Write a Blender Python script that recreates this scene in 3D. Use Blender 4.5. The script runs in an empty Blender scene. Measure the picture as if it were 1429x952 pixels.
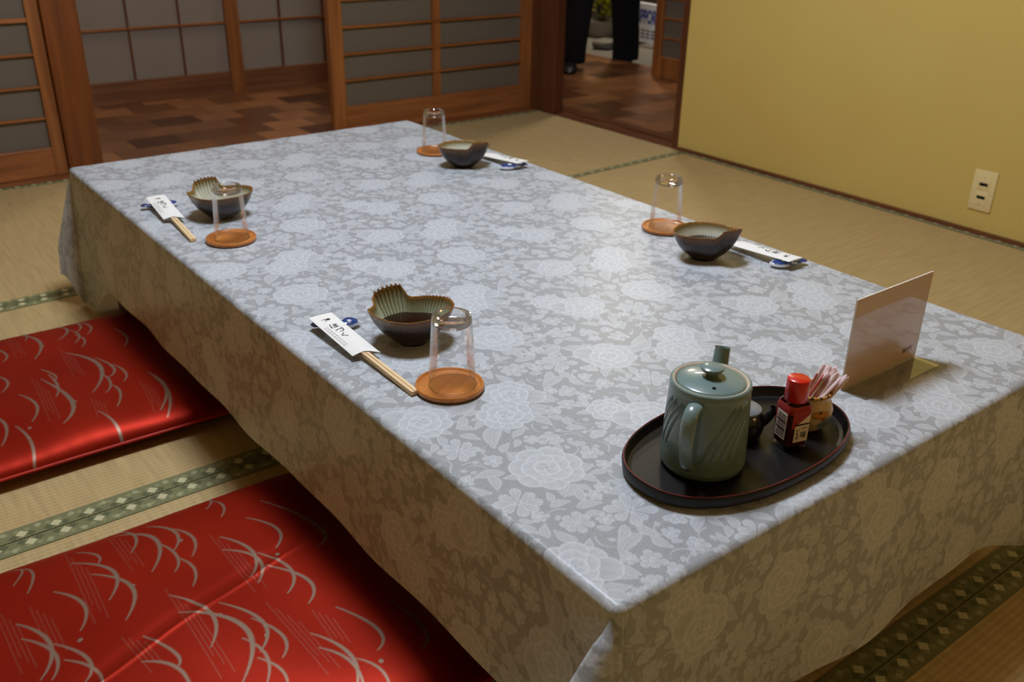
import bpy, math, random
import numpy as np
from mathutils import Vector, Matrix
R = math.radians
PI = math.pi
random.seed(7)
rng = np.random.default_rng(11)
SC = bpy.context.scene
COL = SC.collection
T = 0.33                     # height of the table top above the floor


# ------------------------------------------------------------------ materials
def mat(name):
    m = bpy.data.materials.new(name)
    m.use_nodes = True
    nt = m.node_tree
    return m, nt, nt.nodes['Principled BSDF']


def N(nt, typ, **kw):
    n = nt.nodes.new(typ)
    for k, v in kw.items():
        if k.startswith('i_'):
            key = k[2:]
            n.inputs[int(key) if key.isdigit() else key].default_value = v
        else:
            setattr(n, k, v)
    return n


def lk(nt, a, b):
    nt.links.new(a, b)


def rgb(r, g, b):
    """sRGB 0..255 to linear"""
    f = lambda c: (c / 255 / 12.92) if c / 255 <= .04045 else ((c / 255 + .055) / 1.055) ** 2.4
    return (f(r), f(g), f(b), 1.0)


def plain(name, col, rough=.5, spec=.5, metal=0., coat=0., var=.08, scale=40., bump=0., bscale=200.):
    """one-colour surface with a little procedural variation and optional fine bump"""
    m, nt, p = mat(name)
    tc = N(nt, 'ShaderNodeTexCoord')
    nz = N(nt, 'ShaderNodeTexNoise', i_Scale=scale, i_Detail=4.)
    lk(nt, tc.outputs['Object'], nz.inputs['Vector'])
    mp = N(nt, 'ShaderNodeMapRange', i_3=1 - var, i_4=1 + var)
    lk(nt, nz.outputs['Fac'], mp.inputs[0])
    mx = N(nt, 'ShaderNodeVectorMath', operation='SCALE')
    mx.inputs[0].default_value = col[:3]
    lk(nt, mp.outputs[0], mx.inputs['Scale'])
    lk(nt, mx.outputs[0], p.inputs['Base Color'])
    p.inputs['Roughness'].default_value = rough
    p.inputs['Specular IOR Level'].default_value = spec
    p.inputs['Metallic'].default_value = metal
    p.inputs['Coat Weight'].default_value = coat
    p.inputs['Coat Roughness'].default_value = .06
    if bump:
        n2 = N(nt, 'ShaderNodeTexNoise', i_Scale=bscale, i_Detail=3.)
        lk(nt, tc.outputs['Object'], n2.inputs['Vector'])
        b = N(nt, 'ShaderNodeBump', i_Strength=bump, i_Distance=.002)
        lk(nt, n2.outputs['Fac'], b.inputs['Height'])
        lk(nt, b.outputs[0], p.inputs['Normal'])
    return m


def wood(name, c1, c2, axis='Z', rough=.4, scale=9., coat=.0):
    m, nt, p = mat(name)
    tc = N(nt, 'ShaderNodeTexCoord')
    mp = N(nt, 'ShaderNodeMapping')
    s = {'X': (.06, 1, 1), 'Y': (1, .06, 1), 'Z': (1, 1, .06)}[axis]
    mp.inputs['Scale'].default_value = s
    lk(nt, tc.outputs['Object'], mp.inputs['Vector'])
    nz = N(nt, 'ShaderNodeTexNoise', i_Scale=scale * 4, i_Detail=6., i_Distortion=.6)
    lk(nt, mp.outputs[0], nz.inputs['Vector'])
    cr = N(nt, 'ShaderNodeValToRGB')
    cr.color_ramp.elements[0].position = .3
    cr.color_ramp.elements[0].color = c1
    cr.color_ramp.elements[1].position = .7
    cr.color_ramp.elements[1].color = c2
    lk(nt, nz.outputs['Fac'], cr.inputs[0])
    lk(nt, cr.outputs[0], p.inputs['Base Color'])
    p.inputs['Roughness'].default_value = rough
    p.inputs['Coat Weight'].default_value = coat
    b = N(nt, 'ShaderNodeBump', i_Strength=.12, i_Distance=.001)
    lk(nt, nz.outputs['Fac'], b.inputs['Height'])
    lk(nt, b.outputs[0], p.inputs['Normal'])
    return m


def attr_color(name, attr, rough=.35, spec=.5, coat=0., bump=0., bscale=300.):
    """colour from a mesh colour attribute that holds the object's painted decoration"""
    m, nt, p = mat(name)
    a = N(nt, 'ShaderNodeAttribute', attribute_name=attr)
    lk(nt, a.outputs['Color'], p.inputs['Base Color'])
    p.inputs['Roughness'].default_value = rough
    p.inputs['Specular IOR Level'].default_value = spec
    p.inputs['Coat Weight'].default_value = coat
    p.inputs['Coat Roughness'].default_value = .05
    if bump:
        tc = N(nt, 'ShaderNodeTexCoord')
        n2 = N(nt, 'ShaderNodeTexNoise', i_Scale=bscale, i_Detail=3.)
        lk(nt, tc.outputs['Object'], n2.inputs['Vector'])
        b = N(nt, 'ShaderNodeBump', i_Strength=bump, i_Distance=.002)
        lk(nt, n2.outputs['Fac'], b.inputs['Height'])
        lk(nt, b.outputs[0], p.inputs['Normal'])
    return m


def clear(name, tint=(.97, .98, .98, 1), edge=1.35, gain=1.0):
    """thin clear wall: transparent with a facing-dependent gloss"""
    m, nt, p = mat(name)
    out = nt.nodes['Material Output']
    tr = N(nt, 'ShaderNodeBsdfTransparent')
    tr.inputs[0].default_value = tint
    gl = N(nt, 'ShaderNodeBsdfGlossy')
    gl.inputs['Color'].default_value = (1, 1, 1, 1)
    gl.inputs['Roughness'].default_value = .03
    fr = N(nt, 'ShaderNodeFresnel', i_IOR=edge)
    ml = N(nt, 'ShaderNodeMath', operation='MULTIPLY', use_clamp=True)
    ml.inputs[1].default_value = gain
    lk(nt, fr.outputs[0], ml.inputs[0])
    mx = N(nt, 'ShaderNodeMixShader')
    lk(nt, ml.outputs[0], mx.inputs[0])
    lk(nt, tr.outputs[0], mx.inputs[1])
    lk(nt, gl.outputs[0], mx.inputs[2])
    lk(nt, mx.outputs[0], out.inputs['Surface'])
    nt.nodes.remove(p)
    return m


# ------------------------------------------------------------------ mesh building
class MB:
    """collects shapes that become ONE mesh object"""

    def __init__(self):
        self.v = []
        self.f = []

    def add(self, verts, faces):
        o = len(self.v)
        self.v += [tuple(p) for p in verts]
        self.f += [tuple(i + o for i in q) for q in faces]
        return self

    def box(self, x0, x1, y0, y1, z0, z1, bev=0.):
        if bev <= 0:
            v = [(x, y, z) for z in (z0, z1) for y in (y0, y1) for x in (x0, x1)]
            return self.add(v, [(0, 2, 3, 1), (4, 5, 7, 6), (0, 1, 5, 4), (2, 6, 7, 3), (0, 4, 6, 2), (1, 3, 7, 5)])
        b = min(bev, (x1 - x0) / 2.01, (y1 - y0) / 2.01, (z1 - z0) / 2.01)
        # chamfered box: 24 vertices
        import bmesh
        bm = bmesh.new()
        bmesh.ops.create_cube(bm, size=1)
        for p in bm.verts:
            p.co = Vector(((x0 + x1) / 2 + p.co.x * (x1 - x0), (y0 + y1) / 2 + p.co.y * (y1 - y0), (z0 + z1) / 2 + p.co.z * (z1 - z0)))
        bmesh.ops.bevel(bm, geom=list(bm.edges), offset=b, segments=2, affect='EDGES', profile=.5)
        bm.verts.index_update()
        self.add([p.co[:] for p in bm.verts], [[p.index for p in f.verts] for f in bm.faces])
        bm.free()
        return self

    def prism(self, quad, z0, z1):
        """vertical prism over a plan polygon (counter-clockwise)"""
        n = len(quad)
        v = [(x, y, z0) for x, y in quad] + [(x, y, z1) for x, y in quad]
        f = [tuple(range(n - 1, -1, -1)), tuple(range(n, 2 * n))]
        f += [(i, (i + 1) % n, n + (i + 1) % n, n + i) for i in range(n)]
        return self.add(v, f)

    def lathe(self, prof, n=48, cx=0., cy=0., cz=0., close=False):
        """prof: list of (r, z). r==0 ends become poles"""
        rings = []
        v = []
        for r, z in prof:
            if r < 1e-7:
                rings.append([len(v)])
                v.append((cx, cy, cz + z))
            else:
                rings.append(list(range(len(v), len(v) + n)))
                v += [(cx + r * math.cos(2 * PI * i / n), cy + r * math.sin(2 * PI * i / n), cz + z) for i in range(n)]
        f = []
        seq = list(zip(rings, rings[1:])) + ([(rings[-1], rings[0])] if close else [])
        for a, b in seq:
            if len(a) == 1 and len(b) == 1:
                continue
            for i in range(n):
                j = (i + 1) % n
                if len(a) == 1:
                    f.append((a[0], b[j], b[i]))
                elif len(b) == 1:
                    f.append((a[i], a[j], b[0]))
                else:
                    f.append((a[i], a[j], b[j], b[i]))
        return self.add(v, f)

    def tube(self, pts, rad, n=12, cap=True, squash=None, up=(0, 0, 1)):
        pts = [Vector(p) for p in pts]
        if not hasattr(rad, '__len__'):
            rad = [rad] * len(pts)
        v = []
        f = []
        m = len(pts)
        side = None
        for k, p in enumerate(pts):
            t = (pts[min(k + 1, m - 1)] - pts[max(k - 1, 0)]).normalized()
            if side is None:
                side = t.cross(Vector(up))
                if side.length < 1e-4:
                    side = t.cross(Vector((1, 0, 0)))
            side = (side - t * side.dot(t)).normalized()
            up2 = side.cross(t)
            sx, sy = squash if squash else (1, 1)
            for i in range(n):
                a = 2 * PI * i / n
                v.append(p + side * (math.cos(a) * rad[k] * sx) + up2 * (math.sin(a) * rad[k] * sy))
        for k in range(m - 1):
            for i in range(n):
                j = (i + 1) % n
                f.append((k * n + i, k * n + j, (k + 1) * n + j, (k + 1) * n + i))
        if cap:
            f.append(tuple(range(n - 1, -1, -1)))
            f.append(tuple(range((m - 1) * n, m * n)))
        return self.add(v, f)

    def grid(self, P):
        """P: array (a, b, 3)"""
        a, b = P.shape[:2]
        v = P.reshape(-1, 3).tolist()
        f = [(i * b + j, (i + 1) * b + j, (i + 1) * b + j + 1, i * b + j + 1) for i in range(a - 1) for j in range(b - 1)]
        return self.add(v, f)

    def build(self, name, material, parent=None, smooth=False, loc=None, rz=0., auto=True):
        me = bpy.data.meshes.new(name)
        me.from_pydata(self.v, [], self.f)
        me.validate()
        import bmesh
        bm = bmesh.new()
        bm.from_mesh(me)
        bmesh.ops.recalc_face_normals(bm, faces=bm.faces)
        bm.to_mesh(me)
        bm.free()
        if material:
            me.materials.append(material)
        if smooth:
            me.polygons.foreach_set('use_smooth', [True] * len(me.polygons))
            if auto:
                me.set_sharp_from_angle(angle=R(38))
        o = bpy.data.objects.new(name, me)
        COL.objects.link(o)
        if parent:
            o.parent = parent
        if loc:
            o.location = loc
        o.rotation_euler.z = rz
        return o


def big_grid(name, P, material, attrs, parent=None):
    """dense grid mesh from an array (a, b, 3) with float point attributes"""
    a, b = P.shape[:2]
    me = bpy.data.meshes.new(name)
    me.vertices.add(a * b)
    me.vertices.foreach_set('co', P.astype(np.float32).ravel())
    idx = np.arange(a * b, dtype=np.int32).reshape(a, b)
    q = np.stack([idx[:-1, :-1], idx[1:, :-1], idx[1:, 1:], idx[:-1, 1:]], -1).reshape(-1, 4)
    nf = len(q)
    me.loops.add(nf * 4)
    me.loops.foreach_set('vertex_index', q.ravel())
    me.polygons.add(nf)
    me.polygons.foreach_set('loop_start', np.arange(0, nf * 4, 4, dtype=np.int32))
    me.update(calc_edges=True)
    me.polygons.foreach_set('use_smooth', np.ones(nf, dtype=bool))
    for k, val in attrs.items():
        at = me.attributes.new(k, 'FLOAT', 'POINT')
        at.data.foreach_set('value', val.astype(np.float32).ravel())
    me.materials.append(material)
    o = bpy.data.objects.new(name, me)
    COL.objects.link(o)
    if parent:
        o.parent = parent
    return o


def paint(o, attr, fn):
    """fn(x, y, z arrays) -> (n,3) linear colours, stored as a point colour attribute"""
    me = o.data
    n = len(me.vertices)
    co = np.empty(n * 3, np.float32)
    me.vertices.foreach_get('co', co)
    co = co.reshape(-1, 3)
    c = np.ones((n, 4), np.float32)
    c[:, :3] = fn(co[:, 0], co[:, 1], co[:, 2])
    at = me.attributes.new(attr, 'FLOAT_COLOR', 'POINT')
    at.data.foreach_set('color', c.ravel())


def tag(o, label, cat, group=None, kind=None):
    o['label'] = label
    o['category'] = cat
    if group:
        o['group'] = group
    if kind:
        o['kind'] = kind
    return o


def thing(name, label, cat, loc=(0, 0, 0), rz=0., group=None):
    o = bpy.data.objects.new(name, None)
    o.empty_display_size = .05
    COL.objects.link(o)
    o.location = loc
    o.rotation_euler.z = rz
    return tag(o, label, cat, group)


def struct(o, label=None, cat=None):
    o['kind'] = 'structure'
    if label:
        o['label'] = label
    if cat:
        o['category'] = cat
    return o


def dup(root, loc, rz, label):
    """copy of a thing with copies of its parts and sub-parts"""
    r = root.copy()
    COL.objects.link(r)
    r.location = loc
    r.rotation_euler.z = rz
    r['label'] = label
    for ch in list(root.children):
        c = ch.copy()
        COL.objects.link(c)
        c.parent = r
        for g in ch.children:
            d = g.copy()
            COL.objects.link(d)
            d.parent = c
    return r


def lettering(name, text, size, material, parent, M, spacing=1.0, depth=0.0001, bold=0.):
    cu = bpy.data.curves.new(name, 'FONT')
    cu.body = text
    cu.size = size
    cu.align_x = 'CENTER'
    cu.align_y = 'CENTER'
    cu.space_line = spacing
    cu.extrude = depth
    cu.offset = bold
    cu.resolution_u = 4
    tmp = bpy.data.objects.new(name, cu)
    COL.objects.link(tmp)
    dg = bpy.context.evaluated_depsgraph_get()
    me = bpy.data.meshes.new_from_object(tmp.evaluated_get(dg))
    bpy.data.objects.remove(tmp)
    bpy.data.curves.remove(cu)
    me.transform(M)
    me.materials.clear()
    me.materials.append(material)
    me.name = name
    o = bpy.data.objects.new(name, me)
    COL.objects.link(o)
    o.parent = parent
    return o


# ------------------------------------------------------------------ shared materials
M = {}
M['wood_door'] = wood('door_wood', rgb(118, 66, 30), rgb(158, 98, 50), 'Z', .38)
M['wood_door_h'] = wood('door_wood_rails', rgb(118, 66, 30), rgb(162, 100, 54), 'X', .38)
M['wood_post'] = wood('post_wood', rgb(96, 48, 17), rgb(128, 70, 28), 'Z', .35)
M['wood_dark'] = wood('dark_wood', rgb(78, 42, 24), rgb(104, 58, 33), 'Z', .35)
M['wood_dark_y'] = wood('dark_sill_wood', rgb(92, 50, 28), rgb(124, 72, 42), 'Y', .33)
M['wood_sill_x'] = wood('sill_wood', rgb(112, 62, 30), rgb(150, 92, 48), 'X', .35)
M['wood_far'] = wood('corridor_wood', rgb(96, 58, 34), rgb(128, 80, 48), 'X', .4)
M['ceiling'] = wood('ceiling_boards', rgb(96, 70, 46), rgb(120, 90, 60), 'X', .6)
M['white_paper'] = plain('white_paper', rgb(236, 234, 228), .6, .3, var=.02)
M['ink'] = plain('black_ink', rgb(40, 36, 36), .6, .2, var=.02)
M['ink_grey'] = plain('grey_ink', rgb(176, 174, 176), .6, .2, var=.02)
M['bare_wood'] = wood('pale_chopstick_wood', rgb(222, 190, 142), rgb(236, 208, 164), 'Y', .6, scale=40)


def wall_mat():
    m, nt, p = mat('yellow_plaster')
    tc = N(nt, 'ShaderNodeTexCoord')
    n1 = N(nt, 'ShaderNodeTexNoise', i_Scale=1.6, i_Detail=5.)
    lk(nt, tc.outputs['Object'], n1.inputs['Vector'])
    cr = N(nt, 'ShaderNodeValToRGB')
    cr.color_ramp.elements[0].position = .3
    cr.color_ramp.elements[0].color = rgb(208, 178, 98)
    cr.color_ramp.elements[1].position = .72
    cr.color_ramp.elements[1].color = rgb(214, 187, 106)
    lk(nt, n1.outputs['Fac'], cr.inputs[0])
    lk(nt, cr.outputs[0], p.inputs['Base Color'])
    p.inputs['Roughness'].default_value = .9
    p.inputs['Specular IOR Level'].default_value = .15
    n2 = N(nt, 'ShaderNodeTexNoise', i_Scale=160., i_Detail=3.)
    lk(nt, tc.outputs['Object'], n2.inputs['Vector'])
    b = N(nt, 'ShaderNodeBump', i_Strength=.25, i_Distance=.002)
    lk(nt, n2.outputs['Fac'], b.inputs['Height'])
    lk(nt, b.outputs[0], p.inputs['Normal'])
    return m


M['wall'] = wall_mat()


def tatami_mat(name, along):
    """woven rush: fine ribs along the mat's length, cross threads"""
    m, nt, p = mat(name)
    tc = N(nt, 'ShaderNodeTexCoord')
    sp = N(nt, 'ShaderNodeSeparateXYZ')
    lk(nt, tc.outputs['Object'], sp.inputs[0])
    a, c = ('X', 'Y') if along == 'x' else ('Y', 'X')

    def wave(src, period):
        mu = N(nt, 'ShaderNodeMath', operation='MULTIPLY')
        mu.inputs[1].default_value = 2 * PI / period
        lk(nt, src, mu.inputs[0])
        s = N(nt, 'ShaderNodeMath', operation='SINE')
        lk(nt, mu.outputs[0], s.inputs[0])
        h = N(nt, 'ShaderNodeMapRange', i_1=-1., i_2=1., i_3=0., i_4=1.)
        lk(nt, s.outputs[0], h.inputs[0])
        return h.outputs[0]
    w1 = wave(sp.outputs[c], .0095)
    w2 = wave(sp.outputs[a], .0045)
    ad = N(nt, 'ShaderNodeMath', operation='MULTIPLY_ADD')
    ad.inputs[1].default_value = .3
    lk(nt, w2, ad.inputs[0])
    lk(nt, w1, ad.inputs[2])
    mp = N(nt, 'ShaderNodeMapping')
    mp.inputs['Scale'].default_value = (40, 3, 1) if along == 'x' else (3, 40, 1)
    lk(nt, tc.outputs['Object'], mp.inputs['Vector'])
    nz = N(nt, 'ShaderNodeTexNoise', i_Scale=3., i_Detail=4.)
    lk(nt, mp.outputs[0], nz.inputs['Vector'])
    cr = N(nt, 'ShaderNodeValToRGB')
    cr.color_ramp.elements[0].position = .3
    cr.color_ramp.elements[0].color = rgb(184, 157, 108)
    cr.color_ramp.elements[1].position = .7
    cr.color_ramp.elements[1].color = rgb(202, 176, 124)
    lk(nt, nz.outputs['Fac'], cr.inputs[0])
    mr = N(nt, 'ShaderNodeMapRange', i_1=0., i_2=1.3, i_3=.86, i_4=1.06)
    lk(nt, ad.outputs[0], mr.inputs[0])
    vs = N(nt, 'ShaderNodeVectorMath', operation='SCALE')
    lk(nt, cr.outputs[0], vs.inputs[0])
    lk(nt, mr.outputs[0], vs.inputs['Scale'])
    lk(nt, vs.outputs[0], p.inputs['Base Color'])
    p.inputs['Roughness'].default_value = .55
    p.inputs['Specular IOR Level'].default_value = .3
    b = N(nt, 'ShaderNodeBump', i_Strength=.35, i_Distance=.0012)
    lk(nt, ad.outputs[0], b.inputs['Height'])
    lk(nt, b.outputs[0], p.inputs['Normal'])
    return m


M['tatami_x'] = tatami_mat('tatami_rush', 'x')
M['tatami_y'] = tatami_mat('tatami_rush_crosswise', 'y')


def edging_mat():
    """green brocade with rows of pale and mid-green lozenges; UV in metres along / across"""
    m, nt, p = mat('green_brocade')
    uv = N(nt, 'ShaderNodeUVMap')
    sp = N(nt, 'ShaderNodeSeparateXYZ')
    lk(nt, uv.outputs[0], sp.inputs[0])

    def math2(op, a, b=None):
        n = N(nt, 'ShaderNodeMath', operation=op)
        for i, s in enumerate((a, b)):
            if s is None:
                continue
            if isinstance(s, (int, float)):
                n.inputs[i].default_value = s
            else:
                lk(nt, s, n.inputs[i])
        return n.outputs[0]

    def lozenge(per, off, cy, size, asp=1.):
        u = math2('ADD', sp.outputs['X'], off)
        u = math2('PINGPONG', u, per / 2)
        v = math2('ABSOLUTE', math2('SUBTRACT', sp.outputs['Y'], cy))
        d = math2('ADD', u, math2('MULTIPLY', v, asp))
        return math2('LESS_THAN', d, size)
    pale = lozenge(.050, 0., .0125, .0092)
    pale2 = lozenge(.050, .025, .0235, .0062)
    mid = lozenge(.025, .0125, .0075, .0075)
    mid2 = lozenge(.0155, .004, .021, .0055)
    wv = N(nt, 'ShaderNodeTexChecker', i_Scale=360.)
    lk(nt, uv.outputs[0], wv.inputs['Vector'])

    def mix(f, a, b):
        n = N(nt, 'ShaderNodeMix', data_type='RGBA')
        lk(nt, f, n.inputs[0])
        if isinstance(a, tuple):
            n.inputs[6].default_value = a
        else:
            lk(nt, a, n.inputs[6])
        n.inputs[7].default_value = b
        return n.outputs[2]
    base = mix(wv.outputs['Fac'], rgb(112, 112, 74), rgb(130, 128, 88))
    base = mix(mid, base, rgb(92, 95, 62))
    base = mix(mid2, base, rgb(142, 140, 98))
    base = mix(pale2, base, rgb(160, 160, 120))
    base = mix(pale, base, rgb(198, 192, 150))
    lk(nt, base, p.inputs['Base Color'])
    p.inputs['Roughness'].default_value = .75
    b = N(nt, 'ShaderNodeBump', i_Strength=.3, i_Distance=.0006)
    lk(nt, wv.outputs['Fac'], b.inputs['Height'])
    lk(nt, b.outputs[0], p.inputs['Normal'])
    return m


M['edging'] = edging_mat()


def parquet_mat(name, dark, light, rough, tile=.15):
    m, nt, p = mat(name)
    tc = N(nt, 'ShaderNodeTexCoord')
    mp = N(nt, 'ShaderNodeMapping')
    mp.inputs['Rotation'].default_value = (0, 0, R(0))
    lk(nt, tc.outputs['Object'], mp.inputs['Vector'])
    br = N(nt, 'ShaderNodeTexBrick', offset=.5, i_Scale=1.0)
    br.inputs['Color1'].default_value = dark
    br.inputs['Color2'].default_value = light
    br.inputs['Mortar'].default_value = tuple(c * .7 for c in dark[:3]) + (1,)
    br.inputs['Mortar Size'].default_value = .0012
    br.inputs['Bias'].default_value = .0
    br.inputs['Brick Width'].default_value = tile * 1.1
    br.inputs['Row Height'].default_value = tile * .9
    lk(nt, mp.outputs[0], br.inputs['Vector'])
    nz = N(nt, 'ShaderNodeTexNoise', i_Scale=14., i_Detail=5.)
    lk(nt, tc.outputs['Object'], nz.inputs['Vector'])
    mr = N(nt, 'ShaderNodeMapRange', i_3=.75, i_4=1.25)
    lk(nt, nz.outputs['Fac'], mr.inputs[0])
    vs = N(nt, 'ShaderNodeVectorMath', operation='SCALE')
    lk(nt, br.outputs['Color'], vs.inputs[0])
    lk(nt, mr.outputs[0], vs.inputs['Scale'])
    lk(nt, vs.outputs[0], p.inputs['Base Color'])
    p.inputs['Roughness'].default_value = rough
    return m


M['parquet'] = parquet_mat('corridor_parquet', rgb(70, 38, 22), rgb(152, 100, 62), .30, .17)
M['frosted'] = plain('frosted_panel', rgb(104, 94, 82), .55, .3, var=.05, scale=3.)
M['paper_far'] = plain('corridor_panel_paper', rgb(136, 122, 108), .7, .2, var=.05, scale=4.)

# ------------------------------------------------------------------ the room
YB = 2.93      # where the tatami ends at the back
XR = 2.281     # face of the right wall
XL = -2.6
YF = -3.0
HZ = 2.4


def J3(x):
    return 1.897 + .0435 * (x + .1)


struct(MB().box(XL - .1, 3.55, YF - .1, 4.6, -.12, -.03).build('floor', M['wood_far']))
struct(MB().box(XL, -.6, YF, 1.9, -.03, 0).box(XL, -1.535, 1.9, YB, -.03, 0).box(-.6, 1.31, YF, -.96, -.03, 0).box(1.31, XR, YF, -1.86, -.03, 0).build('floor_outer', M['tatami_x']))
# corridor boards: behind the sliding doors and outside the right doorway
struct(MB().box(XL - .1, XR, 3.04, 4.06, -.03, 0.).box(XR, 3.55, 1.2, 5.6, -.03, 0.).build('floor_corridor', M['parquet']))


def make_mat(label, x0, x1, yn, yf, along, edges, w=.034):
    """one tatami mat: plan quad with near edge yn(x), far edge yf(x); edging strips on its long sides"""
    fn = yn if callable(yn) else (lambda x, c=yn: c)
    ff = yf if callable(yf) else (lambda x, c=yf: c)
    g = .0012
    t = thing('tatami_mat', label, 'tatami mat', (0, 0, -.03), 0, 'tatami mats of the room floor')
    q = [(x0 + g, fn(x0) + g), (x1 - g, fn(x1) + g), (x1 - g, ff(x1) - g), (x0 + g, ff(x0) - g)]
    MB().prism(q, 0., .03).build('mat_surface', M['tatami_x' if along == 'x' else 'tatami_y'], t)
    for side in edges:
        if side == 'near':
            s = [(x0 + g, fn(x0) + g), (x1 - g, fn(x1) + g), (x1 - g, fn(x1) + w), (x0 + g, fn(x0) + w)]
        elif side == 'far':
            s = [(x1 - g, ff(x1) - g), (x0 + g, ff(x0) - g), (x0 + g, ff(x0) - w), (x1 - g, ff(x1) - w)]
        elif side == 'left':
            s = [(x0 + g, ff(x0) - g), (x0 + g, fn(x0) + g), (x0 + w, fn(x0) + g), (x0 + w, ff(x0) - g)]
        else:
            s = [(x1 - g, fn(x1) + g), (x1 - g, ff(x1) - g), (x1 - w, ff(x1) - g), (x1 - w, fn(x1) + g)]
        o = MB().prism(s, .0302, .0316).build('edging', M['edging'], t)
        uvl = o.data.uv_layers.new(name='UVMap')
        a0 = Vector(s[0])
        d = (Vector(s[1]) - a0).normalized()
        nrm = Vector((-d.y, d.x))
        for lp in o.data.loops:
            p = o.data.vertices[lp.vertex_index].co.xy - a0
            uvl.data[lp.index].uv = (p.dot(d), p.dot(nrm))


make_mat('tatami mat at the back left, in front of the left sliding door', -1.535, .375, J3, YB, 'x', ('near', 'far'), .028)
make_mat('tatami mat in the back corner below the dark doorway sill', .375, XR, J3, YB, 'x', ('near', 'far'), .03)
make_mat('tatami mat under the far red cushion', -.6, 1.31, .92, J3, 'x', ('near', 'far'))
make_mat('tatami mat under the near red cushion', -.6, 1.31, -.02, .92, 'x', ('near', 'far'))
make_mat('tatami mat along the yellow wall below the socket', 1.31, XR, .05, J3, 'y', ('left', 'right'))
make_mat('tatami mat at the bottom right corner, in front of the near end of the cloth', -.6, 1.31, -.96, -.02, 'x', ('near', 'far'))
make_mat('tatami mat beside the yellow wall, nearest the viewer', 1.31, XR, -1.86, .05, 'y', ('left', 'right'))
struct(MB().box(XR, XR + .12, YF, 2.06, -.03, HZ).box(XR, XR + .12, 2.06, 3.05, 1.82, HZ).build('wall_right', M['wall']))
struct(MB().box(XL - .1, XL, YF, 3.1, -.03, HZ).build('wall_left', M['wall']))
struct(MB().box(XL - .1, XR + .12, YF - .1, YF, -.03, HZ).build('wall_front', M['wall']))
struct(MB().box(XL, XR, 2.99, 3.09, 1.86, HZ).build('wall_back', M['wall']))
struct(MB().box(XL - .1, 5.6, YF - .1, 5.7, HZ, HZ + .05).build('ceiling', M['ceiling']))
struct(MB().box(XR - .012, XR, YF, 2.052, 0., .013).build('baseboard_right', M['wood_dark_y']))
# sills, lintel, posts
struct(MB().box(XL, XR, YB, 3.05, -.03, .003).build('trim_1', M['wood_sill_x']))
struct(MB().box(XR - .006, XR + .05, 2.04, 2.94, -.03, .004).box(XR + .05, XR + .075, 2.06, 2.94, -.03, -.004)
       .box(XR + .075, XR + .14, 2.06, 2.94, -.03, .006).build('trim_2', M['wood_dark_y']))
struct(MB().box(XL, XR, 2.96, 3.07, 1.8, 1.88).build('trim_3', M['wood_sill_x']))
struct(MB().box(.256, .367, 2.965, 3.075, .003, 1.82, .004).build('trim_4', M['wood_post']))
struct(MB().box(XR - .004, XR + .05, 2.815, 2.93, .004, 1.82, .003).box(XR - .004, XR + .12, 2.94, 3.06, .003, 1.82, .003)
       .build('trim_5', M['wood_dark']))
struct(MB().box(XR - .004, XR + .125, 2.055, 2.085, .004, 1.82, .002).build('trim_6', M['wood_dark']))


def shoji(name, x0, x1, y, z1, stile, bottom, slats, mullions, mw, slat_h, depth=.03, label=None):
    """sliding door: frame of stiles and rails, thin slats, one dull pane"""
    root = bpy.data.objects.new(name, None)
    COL.objects.link(root)
    root.location = (x0, y, .004)
    struct(root, label, 'door')
    w = x1 - x0
    MB().box(0, stile, -depth / 2, depth / 2, 0, z1, .002).build('stile', M['wood_door'], root)
    MB().box(w - stile, w, -depth / 2, depth / 2, 0, z1, .002).build('stile', M['wood_door'], root)
    MB().box(stile, w - stile, -depth / 2, depth / 2, 0, bottom, .002).build('bottom_rail', M['wood_door_h'], root)
    MB().box(stile, w - stile, -depth / 2, depth / 2, z1 - .06, z1, .002).build('top_rail', M['wood_door_h'], root)
    for z, h in slats:
        MB().box(stile, w - stile, -.010, .004, z - h / 2, z + h / 2).build('slat', M['wood_door_h'], root)
    for x in mullions:
        MB().box(x - x0 - mw / 2, x - x0 + mw / 2, -.006, .008, bottom, z1 - .06).build('mullion', M['wood_door'], root)
    MB().box(stile, w - stile, .004, .008, bottom, z1 - .06).build('pane', M['frosted'], root)
    return root


shoji('door_1', -.68, .254, 3.0, 1.8, .04, .095, [(.193, .007), (.295, .007), (.398, .007), (.505, .013)] + [(.61 + .104 * i, .007) for i in range(11)], [], .02, .008,
      label='sliding lattice door with dull panes left of the stout wooden post')
shoji('door_2', 1.275, 2.283, 3.0, 1.8, .06, .106, [(.207, .009), (.309, .009), (.411, .009), (.513, .010)] + [(.615 + .102 * i, .009) for i in range(11)], [1.774], .04, .009,
      label='sliding lattice door with dull panes in the back corner')
shoji('door_4', -1.66, -.66, 3.035, 1.8, .04, .095, [(.193, .007), (.295, .007), (.398, .007), (.505, .013)] + [(.61 + .104 * i, .007) for i in range(11)], [], .02, .008,
      label='second sliding lattice door further left along the back')
struct(MB().box(XL, -1.6, 2.99, 3.09, 0., 1.86).build('wall_back_left', M['wall']))

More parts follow.
